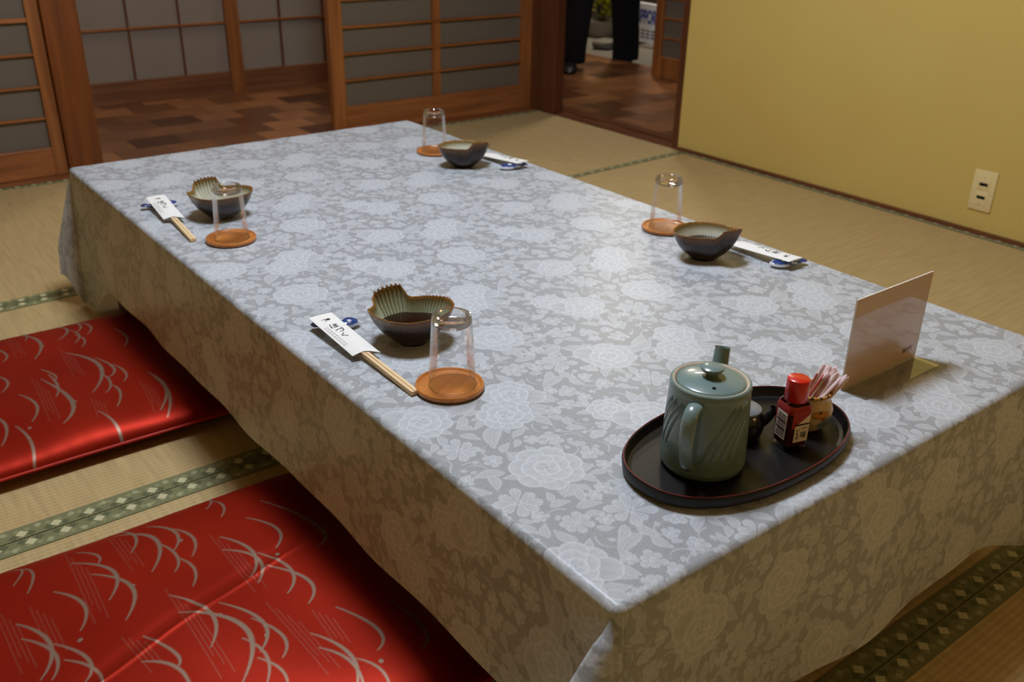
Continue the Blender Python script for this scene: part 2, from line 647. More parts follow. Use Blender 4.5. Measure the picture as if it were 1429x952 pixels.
# corridor partition at the back: paper panels between posts, thin grid, skirting board
root = bpy.data.objects.new('wall_corridor', None)
COL.objects.link(root)
struct(root, 'panelled partition along the far side of the corridor', 'wall')
root.location = (0, 4.06, 0)
MB().box(XL - .1, 2.9, .012, .03, .1, HZ).build('panel', M['paper_far'], root)
MB().box(XL - .1, 2.9, -.006, .03, 0, .1, .002).build('skirting_board', M['wood_far'], root)
for x in (-.75, .27, 1.318, 2.35):
    MB().box(x - .033, x + .033, -.012, .03, 0, HZ).build('post', M['wood_door'], root)
for z in (.324, .86, 1.4):
    MB().box(XL - .1, 2.9, .0, .02, z - .0045, z + .0045).build('rail', M['wood_door_h'], root)
gb = MB()
for x in (-.52, -.28, -.02, .50, .84, 1.073, 1.566, 1.80, 2.05, 2.6):
    gb.box(x - .005, x + .005, .006, .02, .1, HZ)
gb.build('bars', M['wood_dark'], root)
struct(MB().box(2.9, 3.0, 4.06, 5.6, -.03, HZ).box(XL - .15, XL - .1, 3.1, 4.1, -.03, HZ).build('wall_corridor_end', M['paper_far']))

# sliding leaf of the outer entrance, seen through the right doorway
root = bpy.data.objects.new('door_3', None)
COL.objects.link(root)
root.location = (3.37, 2.35, .0)
struct(root, 'sliding door leaf half open beyond the right doorway', 'door')
MB().box(-.016, .016, .87, .925, .002, 1.8, .002).build('stile', M['wood_door'], root)
MB().box(-.016, .016, 0, .055, .002, 1.8, .002).build('stile', M['wood_door'], root)
MB().box(-.016, .016, .055, .87, .002, .112, .002).build('bottom_rail', M['wood_door'], root)
MB().box(-.016, .016, .055, .87, 1.74, 1.8, .002).build('top_rail', M['wood_door'], root)
MB().box(.002, .006, .055, .87, .112, 1.74).build('pane', M['frosted'], root)
for z in (.21, .31, .41, .51, .61, .71, .9, 1.1, 1.3, 1.5):
    MB().box(-.006, .003, .055, .87, z - .005, z + .005).build('slat', M['wood_door'], root)

# ------------------------------------------------------------------ low table and its lace cloth
W, L = .8956, 1.8
tb = thing('low_table', 'low dining table standing under the floral lace cloth', 'table', (W / 2, L / 2, 0))
MB().box(-W / 2 + .004, W / 2 - .004, -L / 2 + .004, L / 2 - .004, T - .035, T - .003, .003).build('tabletop', M['wood_dark'], tb)
for sx in (-1, 1):
    for sy in (-1, 1):
        MB().box(sx * .38 - .03, sx * .38 + .03, sy * .8 - .03, sy * .8 + .03, .0005, T - .035, .004).build('leg', M['wood_dark'], tb)

# the lace motif, drawn once as a repeating field of petals and leaves (metres)
TA, TBX, TBY = .307, .1535, .305
HR = .0005
NX, NY = int(round(TA / HR)), int(round(2 * TBY / HR))
V = np.zeros((NY, NX), np.float32)
FL=[('W',0.1901,0.0799,0.0306),('R1',0.3182,0.0705,0.0287),('R2',0.2838,0.0345,0.0276),('S',0.4039,0.2180,0.0335),('D1',0.2424,0.2727,0.0224),('D2',0.2712,0.2308,0.0303),('daisy',0.3452,0.3048,0.0244),('daisy',0.3372,0.1840,0.0268),('daisy',0.1169,0.1055,0.0276),('small',0.3634,0.2644,0.0132),('small',0.1389,0.2632,0.0159),('med',0.3648,0.1218,0.0194),('small',0.0779,0.0341,0.0152),('small',0.0550,0.0092,0.0131),('small',0.1301,0.0243,0.0131),('bell',0.1511,0.0734,0.0138),('bell',0.1907,0.2492,0.0137),('small',0.2008,0.2150,0.0153),('small',0.1575,0.2129,0.0150),('med',0.1808,0.1772,0.0186),('small',0.2165,0.1550,0.0136),('small',0.2724,0.1476,0.0146),('med',0.2453,0.1188,0.0164)]
LF=[(0.1895,0.1115,0.1650,0.1384),(0.1987,0.0521,0.2054,0.0367),(0.2172,0.0736,0.2418,0.0739),(0.2118,0.0686,0.2266,0.0535),(0.1754,0.0521,0.1745,0.0282),(0.1712,0.0552,0.1442,0.0382),(0.2642,0.0577,0.2389,0.0601),(0.2573,0.0357,0.2341,0.0266),(0.2825,0.0088,0.2855,-0.0106),(0.0287,0.0405,0.0478,0.0220),(0.3216,0.0348,0.3432,0.0169),(0.3115,0.0281,0.3301,0.0011),(0.2613,0.0198,0.2263,-0.0213),(0.3039,0.0155,0.3143,-0.0207),(0.3889,0.2421,0.3878,0.2699),(0.3717,0.2176,0.3507,0.2293),(0.4100,0.2441,0.4118,0.2685),(0.4157,0.2458,0.4357,0.2511),(0.3598,0.2372,0.3236,0.2490),(0.3429,0.2422,0.3325,0.2144),(0.2111,0.0263,0.2252,0.0037),(0.2389,0.0601,0.2160,0.0396),(0.2165,0.0435,0.2348,0.0260),(0.1021,0.1763,0.0749,0.1636),(0.1015,0.1729,0.1072,0.1552),(0.0988,0.1671,0.0888,0.1424),(0.1176,0.1970,0.1445,0.1941),(0.1141,0.1874,0.1250,0.1616),(0.3597,0.1590,0.3845,0.1536),(0.0745,0.1419,0.1029,0.1321),(0.1553,0.1415,0.1341,0.1609),(0.1531,0.1392,0.1142,0.1444),(0.1545,0.1381,0.1605,0.1164),(0.1038,0.0835,0.1121,0.0555),(0.0982,0.0706,0.0565,0.0576),(0.0943,0.0904,0.0703,0.0746),(0.3451,0.0979,0.3372,0.1267),(0.3247,0.1194,0.3375,0.1401),(0.0470,0.0476,0.0538,0.0232),(0.0684,0.1043,0.0833,0.0934),(0.3192,0.1603,0.3318,0.1477),(0.1127,0.0435,0.1234,0.0358),(0.2474,0.2263,0.2158,0.2349),(0.2419,0.2164,0.2329,0.1956),(0.2569,0.2058,0.2458,0.1831),(0.2719,0.2021,0.2652,0.1727),(0.2224,0.2796,0.2024,0.2901),(0.2802,0.2681,0.2925,0.2974),(0.2862,0.2714,0.3063,0.2800),(0.3034,0.2443,0.3263,0.2134),(0.1755,0.1591,0.1927,0.1346),(0.2907,0.1887,0.2903,0.1616),(0.2496,0.1638,0.2294,0.1847),(0.2394,0.0831,0.2784,0.1047),(0.2258,0.0751,0.2782,0.0860),(0.1040,0.0623,0.1078,0.0338),(0.1534,0.0978,0.1446,0.1098)]


def stamp(cx, cy, rad, fn):
    """fn(X, Y) -> (value, signed distance inside in metres); drawn at both places of the cell"""
    for ox, oy in ((0, 0), (TBX, TBY)):
        x, y = cx + ox, cy + oy
        i0, i1 = int((x - rad) / HR) - 1, int((x + rad) / HR) + 2
        j0, j1 = int((y - rad) / HR) - 1, int((y + rad) / HR) + 2
        ii = np.arange(i0, i1)
        jj = np.arange(j0, j1)
        X, Y = np.meshgrid(ii * HR - x, jj * HR - y)
        val, d = fn(X, Y)
        al = np.clip(d / HR + .5, 0, 1)
        sl = np.ix_(jj % NY, ii % NX)
        V[sl] = V[sl] * (1 - al) + val * al


def rimmed(d, body, rim=.0011, hi=1.):
    k = np.clip(1 - d / rim, 0, 1)
    return body + (hi - body) * k ** .8


def ellipse(cx, cy, ang, px, py, a, b, body=.5, lift=.25):
    body, lift = body * .48, lift * 1.1
    """petal: ellipse centred at (px,py) in the flower's frame, long axis along ang"""
    ca, sa = math.cos(ang), math.sin(ang)

    def fn(X, Y):
        s = (X - px) * ca + (Y - py) * sa
        t = -(X - px) * sa + (Y - py) * ca
        r = np.sqrt((s / a) ** 2 + (t / b) ** 2)
        d = (1 - r) * min(a, b)
        g = body + lift * np.clip(.5 + s / (2 * a), 0, 1) + .05 * np.cos(t / b * 9)
        return rimmed(d, g, .0016), d
    stamp(cx, cy, max(abs(px), abs(py)) + max(a, b) + .002, fn)


def petal(cx, cy, ang, r0, r1, wid, notch=0.):
    """daisy petal from radius r0 to r1, widest near its end"""
    ca, sa = math.cos(ang), math.sin(ang)

    def fn(X, Y):
        s = (X * ca + Y * sa - r0) / (r1 - r0)
        t = -X * sa + Y * ca
        sc = np.clip(s, 0, 1)
        w = wid * np.sin(PI * sc ** 1.5) ** .5 * (.4 + .6 * sc) * (1 - .06 * np.cos(t / wid * 11) * (sc > .8))
        d = np.minimum(w - np.abs(t), np.minimum(s, 1 - s) * (r1 - r0))
        g = .16 + .36 * sc + .08 * np.cos(t / wid * 8)
        return rimmed(d, g, .0013, .95), d
    stamp(cx, cy, r1 + .002, fn)


def leaf(x0, y0, x1, y1):
    ln = math.hypot(x1 - x0, y1 - y0)
    ang = math.atan2(y1 - y0, x1 - x0)
    ca, sa = math.cos(ang), math.sin(ang)
    wid = ln * .17 + .0014
    bend = ln * .10 * (1 if (int(x0 * 1e4) % 2) else -1)

    def fn(X, Y):
        s = (X * ca + Y * sa) / ln + .5
        t = -X * sa + Y * ca - bend * np.sin(PI * np.clip(s, 0, 1))
        sc = np.clip(s, 0, 1)
        w = wid * np.sin(PI * sc ** .75) ** .9
        d = np.minimum(w - np.abs(t), np.minimum(s, 1 - s) * ln)
        g = .22 + .26 * np.abs(t) / wid + .06 * np.cos(s * ln * 4000 - np.abs(t) * 3000)
        g = np.where(np.abs(t) < .0004, .6, g)
        return rimmed(d, g, .0012, .8), d
    stamp((x0 + x1) / 2, (y0 + y1) / 2, ln * .62 + .003, fn)


def rose(x, y, r, big=None, ph=0.):
    for k in range(4):                                   # sepals peeping out
        a = ph + .4 + k * 2 * PI / 4 + .5 * math.sin(k * 7 + x * 300)
        leaf(x + .6 * r * math.cos(a), y + .6 * r * math.sin(a), x + 1.34 * r * math.cos(a), y + 1.34 * r * math.sin(a))
    for k in range(7):
        a = ph + k * 2 * PI / 7
        ellipse(x, y, a, .66 * r * math.cos(a), .66 * r * math.sin(a), .40 * r, .42 * r, .42, .3)
    if big is not None:
        ellipse(x, y, big, .86 * r * math.cos(big), .86 * r * math.sin(big), .46 * r, .5 * r, .38, .25)
    for k in range(5):
        a = ph + .5 + k * 2 * PI / 5
        ellipse(x, y, a, .36 * r * math.cos(a), .36 * r * math.sin(a), .36 * r, .4 * r, .48, .3)
    for k in range(4):
        a = ph + .2 + k * PI / 2
        ellipse(x, y, a, .17 * r * math.cos(a), .17 * r * math.sin(a), .21 * r, .26 * r, .5, .3)
    ellipse(x, y, 0, 0, 0, .10 * r, .08 * r, .1, .0)


def daisy(x, y, r, n=8, ph=0., heart=.12):
    for k in range(n):
        a = ph + k * 2 * PI / n + .12 * math.sin(5 * k + x * 900)
        petal(x, y, a, .10 * r, r * (.92 + .12 * math.sin(3 * k + y * 700)), r * 2.2 / n)
    ellipse(x, y, 0, 0, 0, heart * r * 1.25, heart * r, .25, 0.)


for a in LF:
    leaf(*a)
for k, (t, x, y, r) in enumerate(sorted(FL, key=lambda f: {'small': 0, 'med': 1, 'bell': 1, 'daisy': 2}.get(f[0], 3))):
    if t == 'daisy':
        daisy(x, y, r * 1.02, 8, k * .7)
    elif t == 'med':
        daisy(x, y, r, 7, k * .9)
    elif t == 'small':
        daisy(x, y, r, 6, k * 1.1, .16)
    elif t == 'bell':
        for q in (-.5, .1, .7):
            petal(x, y, q + k, .1 * r, 1.35 * r, .42 * r)
    else:
        rose(x, y, r * 1.22, {'W': 2.3, 'R1': -.75, 'D2': 2.6}.get(t), k * .8)
# curling stems and fill for the bare patches of the field
def stem(x0, y0, x1, y1, bend, w=.0007):
    ln = math.hypot(x1 - x0, y1 - y0)
    ang = math.atan2(y1 - y0, x1 - x0)
    ca, sa = math.cos(ang), math.sin(ang)

    def fn(X, Y):
        s = (X * ca + Y * sa) / ln + .5
        sc = np.clip(s, 0, 1)
        t = -X * sa + Y * ca - bend * ln * (4 * sc * (1 - sc)) 
        d = np.minimum(w * (1.4 - sc) - np.abs(t), np.minimum(s, 1 - s) * ln)
        return np.full_like(X, .62), d
    stamp((x0 + x1) / 2, (y0 + y1) / 2, ln * (.55 + abs(bend)) + .003, fn)


def blur(A, n):
    for ax_ in (0, 1):
        c = np.cumsum(np.concatenate([A[-n:] if ax_ == 0 else A[:, -n:], A, A[:n] if ax_ == 0 else A[:, :n]], ax_), ax_)
        A = (c[2 * n:] - c[:-2 * n]) / (2 * n) if ax_ == 0 else (c[:, 2 * n:] - c[:, :-2 * n]) / (2 * n)
        A = A[:NY] if ax_ == 0 else A[:, :NX]
    return A


fr = random.Random(21)
for k in range(70):
    B_ = blur((V > .05).astype(np.float32), 16)[:NY // 2]
    B_ = B_ + rng.random(B_.shape) * .06
    j, i = np.unravel_index(np.argmin(B_), B_.shape)
    if B_[j, i] > .13:
        break
    x, y = i * HR, j * HR
    a = fr.random() * 2 * PI
    q = k % 4
    if q == 0 and B_[j, i] < .08:
        daisy(x, y, .0105, 6, a, .16)
    elif q in (0, 1):
        l_ = .009 + .004 * fr.random()
        leaf(x - l_ * math.cos(a), y - l_ * math.sin(a), x + l_ * math.cos(a), y + l_ * math.sin(a))
    else:
        l_ = .013
        stem(x - l_ * math.cos(a), y - l_ * math.sin(a), x + l_ * math.cos(a), y + l_ * math.sin(a), .28 * (1 if q == 2 else -1))
        leaf(x - .3 * l_ * math.sin(a), y + .3 * l_ * math.cos(a), x + .9 * l_ * math.cos(a + 1.), y + .9 * l_ * math.sin(a + 1.))
for _ in range(1):                                       # soften to the weave
    V = (V + np.roll(V, 1, 0) + np.roll(V, -1, 0) + np.roll(V, 1, 1) + np.roll(V, -1, 1)) / 5


def lace_at(x, y):
    fx = (x / HR) % NX
    fy = (y / HR) % NY
    i = np.floor(fx).astype(int)
    j = np.floor(fy).astype(int)
    a, b = fx - i, fy - j
    i0, i1, j0, j1 = i % NX, (i + 1) % NX, j % NY, (j + 1) % NY
    return V[j0, i0] * (1 - a) * (1 - b) + V[j0, i1] * a * (1 - b) + V[j1, i0] * (1 - a) * b + V[j1, i1] * a * b


def sstep(x, a, b):
    t = np.clip((x - a) / (b - a), 0, 1)
    return t * t * (3 - 2 * t)


RC = .009          # roundness of the cloth over the table edge
uu = np.concatenate([-np.linspace(1, 0, 118)[:-1], np.linspace(0, 1, 640), 1 + np.linspace(0, 1, 60)[1:]])
yt = np.linspace(0, 1, 940)
yt = (yt + .42 * yt ** 2) / 1.42
vv = np.concatenate([-np.linspace(1, 0, 150)[:-1], yt, 1 + np.linspace(0, 1, 70)[1:]])
U, Vv = np.meshgrid(uu, vv, indexing='ij')
# flat cloth coordinates: overhang lengths vary a little along the sides
ytop = np.clip(Vv, 0, 1) * L
xtop = np.clip(U, 0, 1) * W
OL = .203 + .012 * np.clip(ytop, 0, 1.2) + .115 * sstep(ytop, 1.55, 1.77) + .0015 * np.sin(ytop * 9)
ON = .262 - .012 * sstep(xtop, .1, .6) + .05 * sstep(xtop, .68, .88) + .004 * np.sin(xtop * 13 + 1)
OR_ = .2 + 0 * ytop
OF = .22 + 0 * xtop
ax = np.where(U < 0, -U * OL, np.where(U > 1, (U - 1) * OR_, 0))       # excess beyond the edge (>=0)
ay = np.where(Vv < 0, -Vv * ON, np.where(Vv > 1, (Vv - 1) * OF, 0))
fx_ = np.where(U < 0, -ax, np.where(U > 1, W + ax, xtop))
fy_ = np.where(Vv < 0, -ay, np.where(Vv > 1, L + ay, ytop))
sx = np.where(U < .5, -1., 1.)
sy = np.where(Vv < .5, -1., 1.)


def arc(d):
    """distance past the start of the round -> (outward, down)"""
    q = np.clip(d, 0, RC * PI / 2) / RC
    return RC * np.sin(q), RC * (1 - np.cos(q)) + np.clip(d - RC * PI / 2, 0, None)


# keep the pattern coordinate continuous; work with insets from the edge
dx = np.where(U < .5, RC - fx_, fx_ - (W - RC))
dy = np.where(Vv < .5, RC - fy_, fy_ - (L - RC))
ex, ey = np.clip(dx, 0, None), np.clip(dy, 0, None)
X = np.clip(fx_, RC, W - RC)
Y = np.clip(fy_, RC, L - RC)
Z = np.full_like(X, T)
side = (ex > 0) & (ey <= 0)
o_, dn = arc(ex)
wav = lambda s, f, p: np.sin(s * f + p) + .6 * np.sin(s * f * 1.83 + 2.1 * p)
ripple = .002 * wav(Y, 17, .4) * np.clip(dn / .2, 0, 1.3) + .05 * np.clip(dn, 0, 1) 
X = np.where(side, X + sx * (o_ + np.where(side, ripple, 0)), X)
Z = np.where(side, T - dn, Z)
end = (ey > 0) & (ex <= 0)
o2, dn2 = arc(ey)
ripple2 = .004 * wav(X, 15, 1.3) * np.clip(dn2 / .2, 0, 1.3) + .05 * np.clip(dn2, 0, 1)
Y = np.where(end, Y + sy * (o2 + ripple2), Y)
Z = np.where(end, T - dn2, Z)
# the four corners: the spare cloth hangs out as a folded ear
cor = (ex > 0) & (ey > 0)
rad = np.hypot(ex, ey)
phi = np.degrees(np.arctan2(ey, ex))           # 0 = along the long side, 90 = along the short side
near_left = cor & (sx < 0) & (sy < 0)
far_left = cor & (sx < 0) & (sy > 0)


def key(p, xs, ys):
    return np.interp(p, xs, ys)


az = phi.copy()
tilt = 30 * np.sin(np.radians(2 * phi))
fold = key(phi, [0, 20, 38, 45, 52, 60, 68, 76, 84, 90], [0, 2, 3, 4, 22, 40, 40, 62, 80, 90])
tl = key(phi, [0, 15, 38, 45, 52, 60, 68, 76, 84, 90], [0, 16, 41, 46, 41, 31, 19, 13, 6, 0])
az = np.where(near_left, fold, az)
tilt = np.where(near_left, tl, tilt)
az = np.where(far_left, key(phi, [0, 15, 35, 45, 60, 90], [0, 10, 22, 30, 60, 90]), az)
tilt = np.where(far_left, key(phi, [0, 15, 35, 45, 60, 90], [0, 6, 14, 18, 11, 0]), tilt)
az, tilt = np.radians(az), np.radians(tilt)
ro, rd = arc(rad)
hang = np.clip(rad - RC * PI / 2, 0, None)
hang = hang * np.where(far_left, 1 - .40 * np.sin(2 * np.radians(phi)), 1)
grow = np.clip(hang / .03, 0, 1) ** .6
outw = ro + (np.sin(tilt) * grow + .05 * (1 - np.sin(2 * np.radians(phi)) ** 2)) * hang
down = (rd - np.clip(rad - RC * PI / 2, 0, None)) + np.cos(tilt * grow) * hang
KX = np.where(sx < 0, RC, W - RC)
KY = np.where(sy < 0, RC, L - RC)
X = np.where(cor, KX + sx * np.cos(az) * outw, X)
Y = np.where(cor, KY + sy * np.sin(az) * outw, Y)
Z = np.where(cor, T - down, Z)
Z = np.maximum(Z, .003 + .002 * np.sin(40 * Y))
P = np.stack([X, Y, Z], -1)
lace = lace_at(fx_, fy_)


def cloth_mat():
    m, nt, p = mat('floral_lace_cloth')
    at = N(nt, 'ShaderNodeAttribute', attribute_name='lace')
    tc = N(nt, 'ShaderNodeTexCoord')
    vo = N(nt, 'ShaderNodeTexVoronoi', i_Scale=620.)
    lk(nt, tc.outputs['Object'], vo.inputs['Vector'])
    nz = N(nt, 'ShaderNodeTexNoise', i_Scale=350., i_Detail=2.)
    lk(nt, tc.outputs['Object'], nz.inputs['Vector'])
    net = N(nt, 'ShaderNodeMapRange', i_1=.15, i_2=.75, i_3=1.08, i_4=.84)
    lk(nt, vo.outputs['Distance'], net.inputs[0])
    gr = N(nt, 'ShaderNodeVectorMath', operation='SCALE')
    gr.inputs[0].default_value = CLOTH_GROUND[:3]
    lk(nt, net.outputs[0], gr.inputs['Scale'])
    mx = N(nt, 'ShaderNodeMix', data_type='RGBA')
    lk(nt, at.outputs['Fac'], mx.inputs[0])
    lk(nt, gr.outputs[0], mx.inputs[6])
    mx.inputs[7].default_value = CLOTH_FLOWER
    lk(nt, mx.outputs[2], p.inputs['Base Color'])
    p.inputs['Roughness'].default_value = .36
    p.inputs['Specular IOR Level'].default_value = .35
    ad = N(nt, 'ShaderNodeMath', operation='MULTIPLY_ADD')
    ad.inputs[1].default_value = .5
    lk(nt, nz.outputs['Fac'], ad.inputs[0])
    lk(nt, at.outputs['Fac'], ad.inputs[2])
    b = N(nt, 'ShaderNodeBump', i_Strength=.22, i_Distance=.0006)
    lk(nt, ad.outputs[0], b.inputs['Height'])
    lk(nt, b.outputs[0], p.inputs['Normal'])
    return m


CLOTH_GROUND = rgb(160, 163, 166)
CLOTH_FLOWER = rgb(213, 218, 224)
cl = big_grid('tablecloth', P, cloth_mat(), {'lace': lace})
tag(cl, 'white and grey floral lace tablecloth draped over the low table', 'tablecloth')


# ------------------------------------------------------------------ red floor cushions
ARCS_NEAR = [(-0.387,0.777,-0.375,0.764,-0.392,0.733),(-0.372,0.769,-0.366,0.740,-0.381,0.703),(-0.246,0.798,-0.227,0.752,-0.245,0.709),(-0.248,0.777,-0.207,0.718,-0.236,0.645),(-0.205,0.767,-0.179,0.717,-0.196,0.675),(-0.180,0.730,-0.164,0.686,-0.180,0.647),(-0.207,0.706,-0.197,0.660,-0.211,0.627),(-0.198,0.656,-0.188,0.618,-0.203,0.582),(-0.111,0.805,-0.103,0.779,-0.121,0.750),(-0.102,0.776,-0.097,0.742,-0.112,0.712),(-0.083,0.688,-0.057,0.637,-0.078,0.596),(-0.133,0.664,-0.109,0.604,-0.133,0.557),(-0.141,0.634,-0.109,0.587,-0.129,0.541),(-0.104,0.599,-0.082,0.540,-0.106,0.500),(-0.106,0.567,-0.072,0.507,-0.092,0.467),(-0.305,0.764,-0.284,0.732,-0.291,0.707),(-0.318,0.734,-0.278,0.676,-0.300,0.618),(-0.303,0.687,-0.269,0.627,-0.294,0.568),(-0.353,0.682,-0.329,0.631,-0.345,0.587),(-0.406,0.652,-0.381,0.588,-0.405,0.532),(-0.407,0.620,-0.381,0.568,-0.394,0.524),(-0.377,0.585,-0.351,0.532,-0.364,0.498),(-0.374,0.549,-0.349,0.510,-0.352,0.474),(-0.235,0.580,-0.204,0.516,-0.226,0.460),(-0.236,0.541,-0.179,0.468,-0.216,0.388),(-0.187,0.530,-0.156,0.466,-0.180,0.419),(-0.165,0.480,-0.146,0.429,-0.162,0.395),(-0.189,0.452,-0.177,0.410,-0.193,0.371),(-0.286,0.527,-0.264,0.474,-0.273,0.454),(-0.301,0.488,-0.270,0.452,-0.272,0.402),(-0.066,0.440,-0.042,0.374,-0.060,0.343),(-0.115,0.415,-0.092,0.354,-0.113,0.303),(-0.118,0.386,-0.097,0.344,-0.105,0.297),(-0.089,0.345,-0.073,0.313,-0.080,0.279),(-0.187,0.411,-0.172,0.379,-0.177,0.350),(-0.045,0.726,-0.001,0.621,-0.026,0.571),(0.000,0.413,0.008,0.345,-0.012,0.316),(-0.176,0.343,-0.145,0.296,-0.171,0.246),(-0.258,0.379,-0.231,0.330,-0.254,0.285),(-0.169,0.290,-0.144,0.242,-0.169,0.206)]
DOTS_NEAR = [(-0.083,0.581),(-0.267,0.628),(-0.350,0.571),(-0.162,0.441),(-0.066,0.325),(-0.180,0.692),(-0.196,0.507),(-0.112,0.564)]
STREAKS_NEAR = [(-0.135,0.679,-0.132,0.526),(-0.310,0.775,-0.319,0.586),(-0.415,0.702,-0.412,0.557),(-0.227,0.596,-0.226,0.407),(-0.129,0.500,-0.121,0.342),(-0.086,0.453,-0.090,0.374),(-0.300,0.543,-0.289,0.466),(-0.377,0.675,-0.376,0.564),(-0.250,0.793,-0.249,0.663)]
ARCS_FAR = [(-0.138,1.605,-0.116,1.545,-0.144,1.494),(-0.097,1.600,-0.087,1.554,-0.101,1.519),(-0.082,1.573,-0.072,1.528,-0.089,1.495),(-0.114,1.543,-0.104,1.499,-0.121,1.461),(-0.110,1.503,-0.101,1.468,-0.115,1.433),(-0.149,1.419,-0.112,1.321,-0.153,1.221),(-0.109,1.364,-0.093,1.296,-0.114,1.261),(-0.089,1.312,-0.081,1.262,-0.094,1.229),(-0.119,1.289,-0.116,1.239,-0.134,1.205),(-0.117,1.228,-0.113,1.190,-0.133,1.141),(-0.036,1.490,-0.026,1.436,-0.045,1.393),(-0.046,1.237,-0.039,1.160,-0.071,1.099),(-0.209,1.581,-0.179,1.502,-0.205,1.429),(-0.199,1.596,-0.191,1.561,-0.201,1.525),(-0.265,1.283,-0.249,1.221,-0.269,1.168),(-0.216,1.334,-0.194,1.204,-0.226,1.133),(-0.206,1.376,-0.191,1.335,-0.199,1.311),(-0.166,1.140,-0.151,1.078,-0.171,1.024),(-0.295,1.172,-0.285,1.106,-0.302,1.054),(-0.290,1.400,-0.270,1.355,-0.288,1.307),(-0.323,1.233,-0.308,1.182,-0.327,1.127),(-0.264,1.535,-0.246,1.482,-0.259,1.452),(-0.044,1.211,-0.041,1.139,-0.066,1.080),(-0.200,1.347,-0.198,1.286,-0.212,1.239)]
DOTS_FAR = [(-0.189,1.200),(-0.277,1.151),(-0.179,1.477)]
STREAKS_FAR = [(-0.147,1.452,-0.155,1.303),(-0.221,1.350,-0.236,1.150),(-0.224,1.577,-0.224,1.453),(-0.154,1.197,-0.164,1.118),(-0.062,1.212,-0.074,1.096)]


def motif(X, Y, arcs, dots, streaks):
    """grass crescents, dew dots and faint streaks woven into the red satin"""
    m = np.zeros_like(X)

    def seg(px, py, x0, y0, x1, y1):
        vx, vy = x1 - x0, y1 - y0
        t = np.clip(((px - x0) * vx + (py - y0) * vy) / (vx * vx + vy * vy + 1e-12), 0, 1)
        return np.hypot(px - x0 - t * vx, py - y0 - t * vy)
    for (x0, y0, x1, y1, x2, y2) in arcs:
        # quadratic through the middle point
        cx, cy = 2 * x1 - (x0 + x2) / 2, 2 * y1 - (y0 + y2) / 2
        ln = math.hypot(x1 - x0, y1 - y0) + math.hypot(x2 - x1, y2 - y1)
        bx = (X > min(x0, x1, x2, cx) - .01) & (X < max(x0, x1, x2, cx) + .01) & (Y > min(y0, y1, y2, cy) - .01) & (Y < max(y0, y1, y2, cy) + .01)
        if not bx.any():
            continue
        px, py = X[bx], Y[bx]
        best = np.full(px.shape, -1.)
        ts = np.linspace(0, 1, 25)
        pts = [((1 - t) ** 2 * x0 + 2 * t * (1 - t) * cx + t * t * x2, (1 - t) ** 2 * y0 + 2 * t * (1 - t) * cy + t * t * y2) for t in ts]
        for k in range(24):
            tm = (ts[k] + ts[k + 1]) / 2
            wd = (.0008 + ln * .0145 * math.sin(PI * tm) ** .9)
            best = np.maximum(best, (wd - seg(px, py, *pts[k], *pts[k + 1])) / .0019)
        m[bx] = np.maximum(m[bx], np.clip(best + .5, 0, 1))
    for (x0, y0, x1, y1) in streaks:
        n = math.hypot(x1 - x0, y1 - y0)
        ox, oy = -(y1 - y0) / n, (x1 - x0) / n
        for k in range(4):
            s = (k - 1.5) * .0055
            a0, a1 = .12 * k, 1 - .1 * ((k * 2) % 3)
            ax0, ay0 = x0 + (x1 - x0) * a0 + ox * s, y0 + (y1 - y0) * a0 + oy * s
            ax1, ay1 = x0 + (x1 - x0) * a1 + ox * s, y0 + (y1 - y0) * a1 + oy * s
            d = seg(X, Y, ax0, ay0, ax1, ay1)
            m = np.maximum(m, .26 * np.clip((.0007 - d) / .0012 + .5, 0, 1))
    for (x0, y0) in dots:
        d = np.hypot((X - x0), (Y - y0))
        m = np.maximum(m, 1.3 * np.clip((.0030 - d) / .0012 + .5, 0, 1))
    return m


def satin_mat():
    m, nt, p = mat('red_satin')
    at = N(nt, 'ShaderNodeAttribute', attribute_name='motif')
    tc = N(nt, 'ShaderNodeTexCoord')
    nz = N(nt, 'ShaderNodeTexNoise', i_Scale=6., i_Detail=3.)
    lk(nt, tc.outputs['Object'], nz.inputs['Vector'])
    cr = N(nt, 'ShaderNodeValToRGB')
    cr.color_ramp.elements[0].position = .3
    cr.color_ramp.elements[0].color = rgb(146, 30, 15)
    cr.color_ramp.elements[1].position = .75
    cr.color_ramp.elements[1].color = rgb(160, 37, 18)
    lk(nt, nz.outputs['Fac'], cr.inputs[0])
    mx = N(nt, 'ShaderNodeMix', data_type='RGBA', clamp_factor=True)
    lk(nt, at.outputs['Fac'], mx.inputs[0])
    lk(nt, cr.outputs[0], mx.inputs[6])
    mx.inputs[7].default_value = rgb(146, 122, 104)
    lk(nt, mx.outputs[2], p.inputs['Base Color'])
    p.inputs['Roughness'].default_value = .46
    p.inputs['Specular IOR Level'].default_value = .1
    p.inputs['Metallic'].default_value = .5
    n2 = N(nt, 'ShaderNodeTexNoise', i_Scale=420., i_Detail=2.)
    lk(nt, tc.outputs['Object'], n2.inputs['Vector'])
    b = N(nt, 'ShaderNodeBump', i_Strength=.1, i_Distance=.0008)
    lk(nt, n2.outputs['Fac'], b.inputs['Height'])
    lk(nt, b.outputs[0], p.inputs['Normal'])
    return m


def carry_on(items, step, lim):
    """repeat the woven motif over the part of the cushion left of the picture"""
    more = []
    for k in (1, 2):
        for it in items:
            q = tuple(v + (step[0] * k if i % 2 == 0 else step[1] * k) for i, v in enumerate(it))
            if max(q[::2]) < lim:
                more.append(q)
    return items + more


